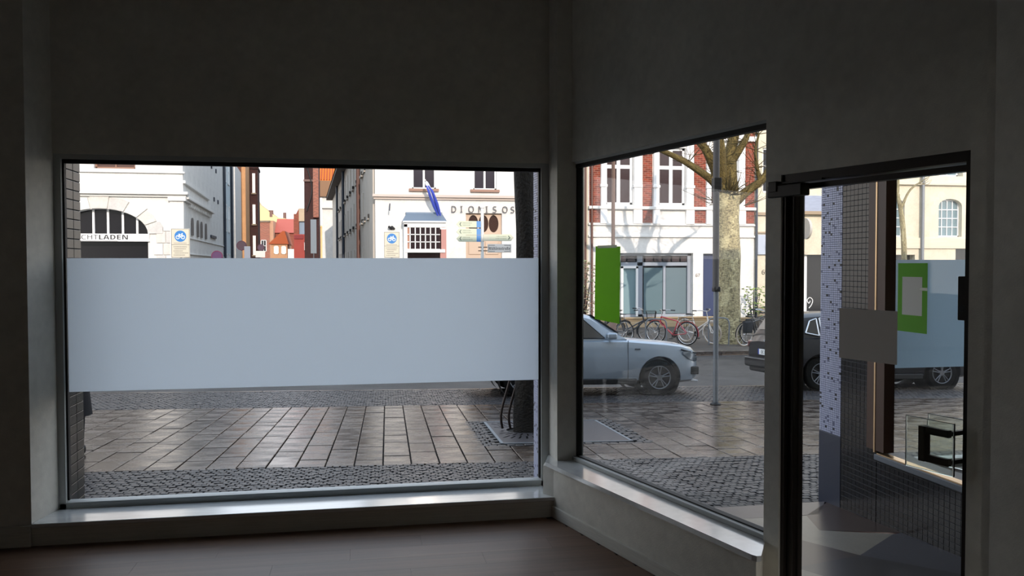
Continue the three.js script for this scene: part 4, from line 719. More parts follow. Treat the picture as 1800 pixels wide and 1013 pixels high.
function car(name, label, paint, pos, o = {}) {
  const t = thing(name, label, 'car'); t.applyMatrix4(GM); t.position.set(...pos);
  const wb = -2.46, hw = 0.84, r = 0.31;
  // x, top, bottom, half width
  const S = [[0.78, 0.64, 0.36, 0.52], [0.73, 0.76, 0.27, 0.66], [0.62, 0.84, 0.22, 0.76], [0.40, 0.895, 0.21, 0.82], [0.1, 0.93, 0.22, hw], [-0.25, 0.955, 0.22, hw], [-0.62, 0.985, 0.22, hw], [-1.2, 0.985, 0.22, hw], [-1.9, 0.995, 0.22, hw], [-2.46, 1.005, 0.23, hw], [-2.85, 1.01, 0.27, 0.815], [-3.08, 1.0, 0.31, 0.77], [-3.2, 0.86, 0.36, 0.70]];
  const ring = ([x, yt, yb, w]) => { const h = [[w * 0.8, yb], [w * 0.965, yb + 0.05], [w * 0.995, yb + 0.18], [w, (yb + yt) / 2], [w * 0.985, yt - 0.2 * (yt - yb)], [w * 0.955, yt - 0.05], [w * 0.86, yt - 0.008], [w * 0.4, yt + 0.018]]; return [...h.map(([z, y]) => V(x, y, z)), ...h.slice().reverse().map(([z, y]) => V(x, y, -z))]; };
  let body = loft(S.map(ring), 0.5);
  const ev = new Evaluator(); ev.attributes = ['position', 'normal', 'uv']; ev.useGroups = false; let br = new Brush(body); br.updateMatrixWorld();
  for (const ax of [0, wb]) for (const sd of [1, -1]) { const c = new Brush(new THREE.CylinderGeometry(r + 0.075, r + 0.075, 0.5, 36).rotateX(Math.PI / 2).translate(ax, r - 0.01, sd * (hw - 0.05))); c.updateMatrixWorld(); br = ev.evaluate(br, c, SUBTRACTION); br.updateMatrixWorld(); }
  const bodyM = phy(paint, { roughness: 0.35, metalness: o.metal ?? 0.35, clearcoat: o.coat ?? 1, clearcoatRoughness: 0.05 });
  put('body', br.geometry, bodyM, t);
  const G = [[-0.58, 0.99, 0.74, 0.72], [-0.9, 1.2, 0.75, 0.63], [-1.2, 1.395, 0.76, 0.575], [-1.45, 1.45, 0.765, 0.575], [-2.1, 1.465, 0.77, 0.58], [-2.7, 1.42, 0.765, 0.56], [-2.92, 1.36, 0.75, 0.54], [-3.1, 1.02, 0.72, 0.64]];
  const gr = ([x, yr, b, wr]) => { const h = [[b, 0.93], [b * 0.995, 0.975], [Math.min(b, wr + 0.05), Math.max(0.98, yr - 0.07)], [wr * 0.9, Math.max(0.985, yr - 0.012)], [wr * 0.4, Math.max(0.99, yr + 0.012)]]; return [...h.map(([z, y]) => V(x, y, z)), ...h.slice().reverse().map(([z, y]) => V(x, y, -z))]; };
  const cab = put('cabin', loft(G.map(gr), 0.5), bodyM, t);
  const gl = phy('#0d1114', { roughness: 0.03, clearcoat: 1 });
  const bt = G.map((g) => [g[0], g[2]]), wt = G.map((g) => [g[0], Math.min(g[2], g[3] + 0.05)]), yt = G.map((g) => [g[0], Math.max(0.98, g[1] - 0.07)]);
  const side = (pts, sd, out = 0.02) => { const s = new THREE.ShapeGeometry(new THREE.Shape(pts.map((p) => new THREE.Vector2(...p)))), a = s.attributes.position; for (let i = 0; i < a.count; i++) { const x = a.getX(i), y = a.getY(i), k = (y - 0.975) / Math.max(0.02, lerpTab(yt, x) - 0.975); a.setZ(i, sd * (lerpTab(bt, x) * (1 - k) + lerpTab(wt, x) * k + out)); } if (sd < 0) s.index.array.reverse(); s.computeVertexNormals(); return s; };
  const trimM = o.trim ?? M.black;
  for (const sd of [1, -1]) for (const pts of [[[-0.98, 1.0], [-1.75, 1.0], [-1.75, 1.345], [-1.36, 1.335]], [[-1.8, 1.0], [-2.42, 1.0], [-2.42, 1.345], [-1.8, 1.35]], [[-2.48, 1.02], [-2.74, 1.07], [-2.62, 1.29], [-2.48, 1.335]]]) {
    const w = put('side_window', side(pts.slice().reverse(), sd), gl, cab, 'dark side window');
    const q = pts.map(([x, y]) => { const k = (y - 0.975) / (lerpTab(yt, x) - 0.975); return V(x, y, sd * (lerpTab(bt, x) * (1 - k) + lerpTab(wt, x) * k + 0.019)); }); put('window_trim', q.map((p, i) => rod(p, q[(i + 1) % 4], o.trimR ?? 0.009, undefined, 6)), trimM, w);
  }
  const quad = (a, b, c, d) => { const g = new THREE.BufferGeometry(); g.setAttribute('position', new THREE.Float32BufferAttribute([a, b, c, a, c, d].flatMap((p) => p.toArray()), 3)); g.computeVertexNormals(); return g; };
  put('windscreen', quad(V(-0.63, 1.035, 0.62), V(-0.63, 1.035, -0.62), V(-1.165, 1.393, -0.5), V(-1.165, 1.393, 0.5)).translate(0.008, 0.012, 0), gl, cab);
  put('rear_window', quad(V(-3.06, 1.1, -0.56), V(-3.06, 1.1, 0.56), V(-2.945, 1.33, 0.47), V(-2.945, 1.33, -0.47)).translate(-0.012, 0.008, 0), gl, cab);
  if (o.rails) for (const sd of [1, -1]) put('roof_rail', tube([V(-1.35, 1.42, sd * 0.54), V(-1.5, 1.47, sd * 0.54), V(-2.5, 1.475, sd * 0.54), V(-2.68, 1.43, sd * 0.53)], 0.014, 20, 6), M.black, cab);
  put('sill_trim', [RB(-2.0, -0.42, 0.2, 0.3, -hw - 0.006, hw + 0.006, 0.02)], M.black, t);
  for (const ax of [0, wb]) for (const sd of [1, -1]) { put('arch_liner', new THREE.CylinderGeometry(r + 0.06, r + 0.06, 0.4, 30, 1, true, 0, Math.PI * 2).rotateX(Math.PI / 2).translate(ax, r - 0.01, sd * (hw - 0.24)), std('#0a0a0b', { roughness: 0.9, side: THREE.DoubleSide }), t); wheel(t, ax, sd * (hw - 0.13), r, sd); }
  for (const sd of [1, -1]) {
    put('mirror', [RB(-0.98, -0.80, 0.985, 1.10, sd * 0.79, sd * 0.97, 0.04), rod(V(-0.88, 1.0, sd * 0.72), V(-0.88, 1.02, sd * 0.82), 0.02)], bodyM, t);
    for (const x of [-1.62, -2.35]) put('door_handle', RB(x - 0.1, x + 0.1, 0.83, 0.86, sd * (hw - 0.012), sd * (hw + 0.02), 0.01), bodyM, t);
    // head lamp and daylight strip, wrapped round the corner
    const c = (x, y, e = 0.03) => V(x, y, sd * (lerpTab(S.map((q) => [q[0], q[3]]), x) * (y > lerpTab(S.map((q) => [q[0], q[1]]), x) - 0.08 ? 0.955 : 0.99) + e));
    put('head_lamp', [loft([[0.75, 0.63, 0.04], [0.66, 0.655, 0.07], [0.54, 0.70, 0.065], [0.42, 0.74, 0.02]].map(([x, y, h]) => [V(x, y - h, 0).setZ(c(x, y).z), V(x, y + h, 0).setZ(c(x, y).z), V(x, y + h, 0).setZ(c(x, y).z - sd * 0.05), V(x, y - h, 0).setZ(c(x, y).z - sd * 0.05)].slice()[sd > 0 ? 'slice' : 'reverse']()), 0.6)], phy('#8d959c', { roughness: 0.08, metalness: 0.7, clearcoat: 1 }), t);
    put('daylight_strip', [rod(c(0.72, 0.725), c(0.38, 0.80), 0.014)], M.black, t);
    put('fog_grille', RB(0.58, 0.735, 0.36, 0.50, sd * 0.60, sd * 0.775, 0.02), M.black, t);
    put('tail_lamp', RB(-3.2, -2.98, 0.74, 0.88, sd * 0.52, sd * 0.765, 0.03), phy('#5a0d10', { roughness: 0.1, clearcoat: 1 }), t);
  }
  put('front_grille', RB(0.70, 0.785, 0.44, 0.64, -0.42, 0.42, 0.03), M.black, t);
  put('front_lip', RB(0.45, 0.76, 0.22, 0.25, -0.66, 0.66, 0.01), std('#c9ccd0', { roughness: 0.4 }), t);
  put('rear_bumper', [RB(-3.27, -2.9, 0.36, 0.56, -0.78, 0.78, 0.05), RB(-3.2, -2.85, 0.27, 0.38, -0.7, 0.7, 0.04)], std('#101114', { roughness: 0.6 }), t);
  put('bumper_strip', RB(-3.28, -3.15, 0.53, 0.545, -0.72, 0.72, 0.004), M.steel, t);
  const pl = canvasTex(256, 56, (c, w, h) => { c.fillStyle = '#f4f4f0'; c.fillRect(0, 0, w, h); c.fillStyle = '#1d3fa0'; c.fillRect(0, 0, 24, h); c.fillStyle = '#111'; c.font = 'bold 46px sans-serif'; c.textBaseline = 'middle'; c.textAlign = 'center'; c.fillText(o.plate ?? '', w / 2 + 10, h / 2 + 2); });
  put('number_plate', new THREE.PlaneGeometry(0.5, 0.11).rotateY(-Math.PI / 2).translate(-3.215, 0.675, 0), std('#ffffff', { map: pl, roughness: 0.4 }), t);
  if (o.badge) put('badge', [new THREE.TorusGeometry(0.055, 0.009, 8, 28).rotateY(Math.PI / 2).translate(-3.19, 0.86, 0), rod(V(-3.19, 0.905, 0.035), V(-3.19, 0.865, 0), 0.006), rod(V(-3.19, 0.905, -0.035), V(-3.19, 0.865, 0), 0.006), rod(V(-3.19, 0.865, 0.05), V(-3.19, 0.815, 0.02), 0.006), rod(V(-3.19, 0.815, 0.02), V(-3.19, 0.858, 0), 0.006), rod(V(-3.19, 0.858, 0), V(-3.19, 0.815, -0.02), 0.006), rod(V(-3.19, 0.815, -0.02), V(-3.19, 0.865, -0.05), 0.006), new THREE.CylinderGeometry(0.055, 0.055, 0.012, 24).rotateZ(Math.PI / 2).translate(-3.183, 0.86, 0)], M.chrome, t, 'round chrome badge');
  else put('wing_badge', RB(-0.46, -0.36, 0.80, 0.82, hw - 0.006, hw + 0.004, 0.003), M.black, t);
  put('door_seam', [B(-0.585, -0.577, 0.3, 0.96, hw - 0.012, hw + 0.001), B(-1.79, -1.782, 0.3, 0.97, hw - 0.012, hw + 0.001)], M.black, t);
  return t;
}
const gpos = (x, z, dy = 0) => [x, gy(x, z) + dy, z];
car('car', 'silver compact sport utility car parked outside the side window', '#96a2ae', gpos(5.08, -14.52), { metal: 0.45, rails: true });
car('car', 'dark navy car parked with its rear and number plate towards the silver car', '#070b14', gpos(10.80, -14.75), { metal: 0, coat: 0.3, badge: true, plate: 'OC P 2', trim: M.chrome, trimR: 0.016 });

// ---------- bicycles ----------
function bicycle(label, x, z, turn, color, o = {}) {
  const t = thing('bicycle', label, 'bicycle', [x, FP, z], turn, 'bicycles at the far kerb'); t.rotation.order = 'YXZ'; t.rotation.x = o.lean ?? 0.05;
  const fm = phy(color, { roughness: 0.35, clearcoat: 0.6 }), r = 0.335, fx = 0.54, rx = -0.52, tyreM = o.tyre ?? M.rubber;
  for (const wx of [fx, rx]) {
    const w = put('wheel', new THREE.TorusGeometry(r, 0.019, 8, 36).translate(wx, r + 0.019, 0), tyreM, t);
    const sp = [new THREE.TorusGeometry(r - 0.022, 0.01, 6, 36).translate(wx, r + 0.019, 0)]; put('rim', sp, M.chrome, w);
    const ss = []; for (let k = 0; k < 14; k++) { const a = k / 7 * Math.PI; ss.push(rod(V(wx, r + 0.019, (k % 2 ? 0.025 : -0.025)), V(wx + Math.cos(a) * (r - 0.02), r + 0.019 + Math.sin(a) * (r - 0.02), 0), 0.0028, 0.0028, 4)); } ss.push(rod(V(wx, r + 0.019, -0.05), V(wx, r + 0.019, 0.05), 0.022)); put('spokes', ss, M.chrome, w);
    put('mudguard', new THREE.TorusGeometry(r + 0.035, 0.014, 5, 24, Math.PI * (wx > 0 ? 0.8 : 0.95)).rotateZ(wx > 0 ? 0.9 : 0.35).translate(wx, r + 0.019, 0), o.guard ?? M.black, t);
  }
  const bb = V(-0.06, 0.29, 0), st = V(-0.2, 0.72, 0), ht = V(0.36, 0.84, 0), hb = V(0.40, 0.66, 0), ra = V(rx, r + 0.02, 0), fa = V(fx, r + 0.02, 0);
  put('frame', [rod(bb, st, 0.02), rod(bb, hb, 0.022), o.step ? rod(V(-0.1, 0.42, 0), hb.clone().setY(0.70), 0.02) : rod(st, ht, 0.02), rod(hb, ht, 0.024), rod(bb, ra.clone().setZ(0.05), 0.012), rod(bb, ra.clone().setZ(-0.05), 0.012), rod(st, ra.clone().setZ(0.05), 0.01), rod(st, ra.clone().setZ(-0.05), 0.01)], fm, t);
  put('fork', [rod(hb, fa.clone().setZ(0.05), 0.014), rod(hb, fa.clone().setZ(-0.05), 0.014)], o.fork ?? fm, t);
  const hy = 1.02; put('handlebar', [rod(ht, V(0.33, hy, 0), 0.014), tube([V(0.14, hy + 0.02, 0.3), V(0.28, hy + 0.03, 0.24), V(0.37, hy - 0.01, 0), V(0.28, hy + 0.03, -0.24), V(0.14, hy + 0.02, -0.3)], 0.012, 24, 6)], M.chrome, t);
  put('grips', [rod(V(0.19, hy + 0.022, 0.28), V(0.06, hy + 0.02, 0.32), 0.018), rod(V(0.19, hy + 0.022, -0.28), V(0.06, hy + 0.02, -0.32), 0.018)], M.black, t);
  put('seat_post', rod(st, V(-0.235, 0.86, 0), 0.013), M.chrome, t);
  put('saddle', loft([[0.06, 0.02, 0.02], [-0.05, 0.04, 0.03], [-0.16, 0.08, 0.045], [-0.22, 0.075, 0.04]].map(([x2, w, h]) => [V(-0.22 + x2, 0.87, w), V(-0.22 + x2, 0.87 + h, w * 0.7), V(-0.22 + x2, 0.87 + h, -w * 0.7), V(-0.22 + x2, 0.87, -w)]), 0.8), o.saddle ?? M.black, t);
  put('crank', [new THREE.CylinderGeometry(0.085, 0.085, 0.008, 24).rotateX(Math.PI / 2).translate(bb.x, bb.y, 0.05), rod(V(bb.x, bb.y, 0.06), V(bb.x + 0.12, bb.y - 0.12, 0.07), 0.009), rod(V(bb.x, bb.y, -0.06), V(bb.x - 0.12, bb.y + 0.12, -0.07), 0.009), RB(bb.x + 0.07, bb.x + 0.17, bb.y - 0.135, bb.y - 0.11, 0.06, 0.14, 0.005), RB(bb.x - 0.17, bb.x - 0.07, bb.y + 0.11, bb.y + 0.135, -0.14, -0.06, 0.005)], M.darkMetal, t);
  put('rear_rack', [rod(V(rx - 0.2, 0.76, 0.06), V(-0.24, 0.76, 0.06), 0.007), rod(V(rx - 0.2, 0.76, -0.06), V(-0.24, 0.76, -0.06), 0.007), rod(V(rx - 0.2, 0.76, -0.06), V(rx - 0.2, 0.76, 0.06), 0.007), rod(V(rx, 0.76, 0.06), V(rx, r, 0.06), 0.006), rod(V(rx, 0.76, -0.06), V(rx, r, -0.06), 0.006)], M.darkMetal, t);
  put('kickstand', rod(V(-0.12, 0.28, 0.04), V(-0.2, 0.0, 0.14), 0.009), M.darkMetal, t);
  if (o.lamp) put('head_lamp', [new THREE.SphereGeometry(0.045, 12, 8).translate(0.47, 0.88, 0)], M.chrome, t);
  if (o.basket) { const g = []; for (let k = 0; k <= 6; k++) { const q = k / 6 - 0.5; for (const zz of [-0.17, 0.17]) g.push(rod(V(0.62 + q * 0.3, 0.98, zz), V(0.62 + q * 0.24, 0.74, zz * 0.8), 0.004, 0.004, 4)); for (const xx of [-1, 1]) g.push(rod(V(0.62 + xx * 0.15, 0.98, q * 0.34), V(0.62 + xx * 0.12, 0.74, q * 0.28), 0.004, 0.004, 4)); g.push(rod(V(0.62 + q * 0.24, 0.74, -0.14), V(0.62 + q * 0.24, 0.74, 0.14), 0.004, 0.004, 4)); } for (const k of [0, 0.5, 1]) { const y = 0.74 + 0.24 * k, a = 0.12 + 0.03 * k, b = 0.14 + 0.03 * k; g.push(rod(V(0.62 - a, y, -b), V(0.62 + a, y, -b), 0.006), rod(V(0.62 - a, y, b), V(0.62 + a, y, b), 0.006), rod(V(0.62 - a, y, -b), V(0.62 - a, y, b), 0.006), rod(V(0.62 + a, y, -b), V(0.62 + a, y, b), 0.006)); } put('basket', g, M.darkMetal, t, 'dark wire basket'); }
  if (o.bag) put('pannier', RB(rx - 0.16, rx + 0.14, 0.42, 0.76, 0.05, 0.2, 0.04), std('#17181b', { roughness: 0.8 }), t, 'black pannier bag');
  return t;
}
const paleTyre = std('#b9a894', { roughness: 0.8 });
bicycle('dark city bicycle with a wire front basket left of the red bicycle', 8.25, -24.95, -0.25, '#2a2c34', { basket: true, step: true });
bicycle('dark bicycle partly hidden behind the bicycle with the wire basket', 7.4, -24.3, 0.35, '#33363c', { lean: -0.05 });
bicycle('red bicycle with a pale fork parked left of the white bicycle', 9.2, -23.95, 2.3, '#c0303c', { fork: M.steel, guard: std('#9a2e34'), saddle: std('#d9d6d0') });
bicycle('white bicycle with a dark saddle parked between the red bicycle and the post', 10.2, -24.2, -1.1, '#e9e2da', { tyre: paleTyre, guard: M.trimWhite, step: true });
bicycle('black bicycle with pale tyres and a pannier right of the tree', 11.6, -23.15, 0.35, '#16171a', { tyre: paleTyre, lamp: true, bag: true });
bicycle('black bicycle with dark tyres in the middle of the right hand group', 12.1, -23.95, 0.4, '#1c1d20', { lamp: true, bag: true, lean: -0.06 });
bicycle('grey bicycle with raised handlebar behind the navy car', 12.9, -24.9, 0.4, '#3c3d40', { tyre: paleTyre, basket: true });
for (const [x, zs, lb] of [[8.5, 0.9, 'steel hoop bicycle stand beside the red bicycle'], [10.55, 0.75, 'steel hoop bicycle stand beside the white bicycle'], [11.9, -1.9, 'steel hoop bicycle stand behind the black bicycles']]) {
  single('bicycle_stand', tube([V(x - 0.28, FP, -24.35 + zs), V(x - 0.28, FP + 0.72, -24.35 + zs), V(x - 0.22, FP + 0.8, -24.33 + zs), V(x + 0.22, FP + 0.8, -24.2 + zs), V(x + 0.28, FP + 0.72, -24.18 + zs), V(x + 0.28, FP, -24.18 + zs)], 0.022, 40, 8), M.galv, lb, 'bicycle stand', [x, FP, -24.27 + zs], 'bicycle stands');
}

// ---------- trees and plants on the far side ----------
function twigs(base, dir, n, len, r, spread) { const g = []; for (let k = 0; k < n; k++) { const d = dir.clone().add(V(rr(-1, 1), rr(-0.6, 1), rr(-1, 1)).multiplyScalar(spread)).normalize(), L = len * rr(0.4, 1.1), m = base.clone().addScaledVector(d, L * 0.5).add(V(rr(-1, 1), rr(-0.5, 0.5), rr(-1, 1)).multiplyScalar(L * 0.12)), e = base.clone().addScaledVector(d, L).add(V(rr(-0.2, 0.2), rr(-0.1, 0.3), rr(-0.2, 0.2)).multiplyScalar(L)); g.push(limb([base, m, e], [r, r * 0.7, r * 0.3], 4)); } return g; }
{
  const bx = 11.08, bz = -24, t = thing('street_tree', 'big pollarded plane tree with sunlit fork behind the bicycles', 'tree', [bx, FP, bz]), P = (x, y, z = 0) => V(x - bx, y - FP, z);
  put('trunk', limb([P(11.08, -0.85), P(11.08, 0.3), P(11.09, 1.9), P(11.05, 3.0), P(11.0, 3.9)], [0.42, 0.36, 0.34, 0.34, 0.40], 18, 0.035), barkPale, t);
  const br = [
    [[P(10.95, 3.85), P(10.45, 4.3, 0.1), P(9.6, 4.76, 0.3), P(8.65, 5.12, 0.5), P(7.6, 5.3, 0.7)], [0.17, 0.12, 0.10, 0.07, 0.03]],
    [[P(10.95, 3.8), P(10.75, 4.5, -0.1), P(10.3, 5.15, 0.1), P(9.9, 5.6, 0.2), P(9.3, 6.4, 0.2)], [0.24, 0.18, 0.13, 0.11, 0.05]],
    [[P(10.85, 4.2), P(10.7, 4.9, 0.3), P(10.55, 5.5, 0.5), P(10.4, 6.6, 0.6)], [0.16, 0.14, 0.11, 0.06]],
    [[P(11.1, 3.8), P(11.1, 4.6, 0), P(11.2, 5.4, -0.1), P(11.5, 6.4, -0.2), P(11.6, 7.6, 0)], [0.26, 0.22, 0.17, 0.14, 0.06]],
    [[P(11.15, 4.9), P(11.5, 5.5, 0.2), P(11.7, 6.1, 0.2)], [0.13, 0.1, 0.05]],
    [[P(11.2, 3.6), P(11.65, 3.98, 0.1), P(12.1, 4.35, 0.2), P(12.5, 5.0, 0.3), P(13.4, 5.6, 0.3)], [0.17, 0.14, 0.12, 0.1, 0.04]],
    [[P(12.0, 4.25, 0.2), P(11.85, 4.7, 0.3), P(11.8, 5.2, 0.3), P(11.9, 5.7, 0.3)], [0.07, 0.06, 0.05, 0.03]],
  ];
  for (const [p, r] of br) put('branch', limb(p, r, 10, 0.06), barkLimb, t);
  const tw = [];
  for (const [p] of br) for (const q of p.slice(1)) tw.push(...twigs(q, V(0, 0.3, 0), 9, 0.8, 0.014, 1));
  tw.push(...twigs(P(11.0, 3.85, 0.3), V(0, 0.5, 0.4), 44, 0.6, 0.026, 1.1), ...twigs(P(10.6, 3.6, 0.35), V(-1, 0.0, 0.2), 10, 1.2, 0.014, 0.5), ...twigs(P(11.4, 3.5, 0.35), V(1, 0.3, 0.2), 6, 1.0, 0.012, 0.5));
  const tg = put('twigs', tw, barkLimb, t); tg.userData.kind = 'stuff';
}
{
  const bx = 17.1, bz = -24, t = thing('street_tree', 'slim young tree seen through the window across the entrance', 'tree', [bx, FP, bz]), P = (x, y, z = 0) => V(x - bx, y - FP, z);
  put('trunk', limb([P(17.15, -0.8), P(17.12, 1.0), P(17.1, 2.2), P(16.98, 3.4), P(16.8, 4.1)], [0.11, 0.09, 0.085, 0.075, 0.05], 10, 0.05), barkPale, t);
  for (const p of [[P(16.98, 3.5), P(17.3, 4.1), P(17.9, 4.5)], [P(16.9, 3.9), P(16.5, 4.3), P(16.2, 4.9)], [P(16.85, 4.0), P(16.9, 4.7), P(17.1, 5.4)]]) put('branch', limb(p, [0.05, 0.035, 0.012], 7, 0.05), barkPale, t);
  const tg = put('twigs', [...twigs(P(17.6, 4.3), V(1, 0.4, 0), 8, 0.8, 0.01, 0.7), ...twigs(P(16.5, 4.3), V(-0.5, 0.6, 0), 8, 0.7, 0.01, 0.8)], barkPale, t); tg.userData.kind = 'stuff';
}
function shrub(label, x, z, h, w, n, cols, stems = 5) {
  const t = thing('shrub', label, 'plant', [x, FP, z]), lg = new THREE.SphereGeometry(1, 5, 3).scale(1, 0.25, 0.6), g = [[], []];
  const st = []; for (let k = 0; k < stems; k++) { const a = k / stems * 6.28, e = V(Math.cos(a) * w * 0.5, h * rr(0.6, 0.95), Math.sin(a) * w * 0.4); st.push(limb([V(0, 0, 0), e.clone().multiplyScalar(0.5), e], [0.025, 0.018, 0.008], 5)); }
  put('stem', st, bark, t);
  for (let k = 0; k < n; k++) { const a = rnd() * 6.28, q = Math.sqrt(rnd()), y = h * rr(0.25, 1), rad = w * (1 - 0.5 * Math.abs(y / h - 0.6)); g[k % 2].push(lg.clone().scale(0.06, 0.06, 0.06).rotateX(rr(-1, 1)).rotateY(rr(0, 6)).translate(Math.cos(a) * q * rad, y, Math.sin(a) * q * rad * 0.7)); }
  cols.forEach((c, i) => { put('foliage', g[i], phy(c, { roughness: 0.8, transmission: 0.3, thickness: 0 }), t).userData.kind = 'stuff'; });
}
shrub('leafy green potted shrub against the cream house below the number 69', 14.85, -29.9, 1.6, 0.55, 160, ['#7f9a4a', '#9caf60']);
shrub('tall brownish climbing shrub left of the green poster by the downpipe', 8.1, -30.2, 2.6, 0.55, 240, ['#8f9a72', '#a58f74'], 8);
shrub('low leafy shrub under the tree beside the black bicycles', 13.9, -30.3, 0.7, 0.4, 70, ['#5f7440', '#7a8a50']);
{ const x = 14.85, z = -29.9; single('planter', new THREE.LatheGeometry([[0, 0], [0.2, 0], [0.26, 0.36], [0.23, 0.38], [0, 0.3]].map((p) => new THREE.Vector2(...p)), 20).translate(x, FP, z + 0.34), std('#6b6257', { roughness: 0.85 }), 'grey tapered planter in front of the leafy green shrub', 'planter', [x, FP, z + 0.34]); }

// ---------- posts and signs ----------
{
  const x = 5.47, z = -12.3, y = gy(x, z), t = thing('sign_post', 'tall grey metal post on the slab paving in front of the big tree', 'post', [x, y, z]);
  put('post', rod(V(0, -0.05, 0), V(0, 4.6, 0), 0.041, 0.041, 16), M.galv, t); put('sleeve', rod(V(-0.012, 1.85, 0.01), V(-0.012, 4.6, 0.01), 0.05, 0.05, 16), std('#5b5654', { roughness: 0.6, metalness: 0.3 }), t);
  put('clamp', [RB(-0.06, 0.06, 3.38, 3.6, -0.07, 0.06, 0.01), RB(-0.05, 0.05, 1.8, 1.88, -0.05, 0.055, 0.01)], M.darkMetal, t);
  put('foot_collar', new THREE.LatheGeometry([[0.041, 0], [0.09, 0], [0.08, 0.02], [0.045, 0.04]].map((p) => new THREE.Vector2(...p)), 20), M.darkMetal, t);
}
{ const x = 7.21, z = -23.5, t = thing('lamp_post', 'weathered street lamp post behind the green poster', 'post', [x, FP, z]); put('post', rod(V(0, 0, 0), V(0, 7, 0), 0.06, 0.05, 14), std('#8a6f62', { roughness: 0.7, map: stain05 }), t); put('base', rod(V(0, 0, 0), V(0, 0.8, 0), 0.1, 0.1, 14), std('#8a6f62', { roughness: 0.7 }), t); put('arm', tube([V(0, 6.8, 0), V(0.4, 7.2, 0.3), V(1.1, 7.3, 0.9)], 0.03), M.darkMetal, t); put('lantern', RB(0.9, 1.3, 7.2, 7.32, 0.7, 1.1, 0.04), M.darkMetal, t); }
function dashes(c, x, y, w, h) { let p = x; while (p < x + w) { const l = h * (0.5 + ((p * 7) % 5) / 4); c.fillRect(p, y, Math.min(l, x + w - p), h); p += l + h * 0.4; } }
const bikeSignT = canvasTex(256, 420, (c, w, h) => {
  c.fillStyle = '#c6bfac'; c.fillRect(0, 0, w, h); c.strokeStyle = '#3a3a38'; c.lineWidth = 5; c.strokeRect(4, 4, w - 8, h - 8); c.beginPath(); c.moveTo(0, 232); c.lineTo(w, 232); c.stroke();
  c.fillStyle = '#0d6fb5'; c.beginPath(); c.arc(w / 2, 108, 82, 0, 7); c.fill(); c.strokeStyle = '#ffffff'; c.lineWidth = 8;
  for (const x of [-36, 36]) { c.beginPath(); c.arc(w / 2 + x, 122, 24, 0, 7); c.stroke(); }
  c.beginPath(); c.moveTo(w / 2 - 36, 122); c.lineTo(w / 2 - 14, 86); c.lineTo(w / 2 + 26, 86); c.lineTo(w / 2 + 4, 122); c.lineTo(w / 2 - 14, 86); c.moveTo(w / 2 + 36, 122); c.lineTo(w / 2 + 20, 70); c.lineTo(w / 2 + 34, 66); c.moveTo(w / 2 - 26, 78); c.lineTo(w / 2 - 6, 78); c.stroke();
  c.fillStyle = '#5a5852'; dashes(c, 36, 205, 180, 7); for (let k = 0; k < 5; k++) dashes(c, 30 + (k % 2) * 14, 258 + k * 30, 190 - (k % 3) * 30, 9);
});
function boardSign(name, label, x, y0, y1, w, z, mapT, base, extra = 0.0) {
  const t = thing(name, label, 'sign', [x, base, z]); put('post', rod(V(0, 0, -0.04), V(0, y1 - base + extra, -0.04), 0.03, 0.03, 10), M.galv, t);
  const bd = put('board', RB(-w / 2, w / 2, y0 - base, y1 - base, -0.008, 0.008, 0.006), std('#e8e4d8', { roughness: 0.5 }), t); put('print', new THREE.PlaneGeometry(w - 0.01, y1 - y0 - 0.01).translate(0, (y0 + y1) / 2 - base, 0.0095), std('#ffffff', { roughness: 0.45, map: mapT }), bd); return t;
}
boardSign('traffic_sign', 'white board sign with a blue bicycle disc before the white lighting shop', -5.43, 1.93, 2.8, 0.53, -26, bikeSignT, FP);
boardSign('traffic_sign', 'white board sign with a blue bicycle disc left of the bay window', 0.815, 1.93, 2.74, 0.48, -26, bikeSignT, FP);
function discSign(label, x, y, z, r, col, rim) { const t = thing('round_sign', label, 'sign', [x, FP, z]); put('post', rod(V(0, 0, -0.04), V(0, y - FP + r, -0.04), 0.03, 0.03, 8), M.galv, t); put('disc', new THREE.CylinderGeometry(r, r, 0.02, 28).rotateX(Math.PI / 2).translate(0, y - FP, 0), std(col, { roughness: 0.5 }), t); put('disc_rim', new THREE.TorusGeometry(r - 0.02, 0.014, 6, 28).translate(0, y - FP, 0.01), std(rim, { roughness: 0.5 }), t); return t; }
discSign('round purple red sign at the foot of the white lighting shop flank', -6.0, 2.08, -35.5, 0.23, '#4a2458', '#7a2a4a');
discSign('dark round sign on a post in the shade of the side street', -6.4, 2.74, -45.2, 0.26, '#3a2036', '#5a2a44');
discSign('smaller dark round sign behind the first round sign in the side street', -6.0, 2.74, -50, 0.2, '#4a3048', '#5a3a4a');
for (const [lb, x, y, w, h, z, c] of [['small grey notice board on a post at the left of the side street', -5.95, 2.3, 0.3, 0.75, -44, '#8f98a8'], ['small white sign board on a post in the middle of the side street', -5.55, 2.3, 0.5, 0.35, -46, '#dfe0dc'], ['tall blue grey hanging board before the tall red brick house', -3.0, 3.4, 0.34, 2.0, -50, '#7f8c96']]) {
  const t = thing('notice_board', lb, 'sign', [x, FP, z]); put('post', rod(V(0, 0, -0.04), V(0, y - FP, -0.04), 0.03), M.galv, t); put('board', RB(-w / 2, w / 2, y - h / 2 - FP, y + h / 2 - FP, -0.02, 0.02, 0.01), std(c, { roughness: 0.6 }), t);
}
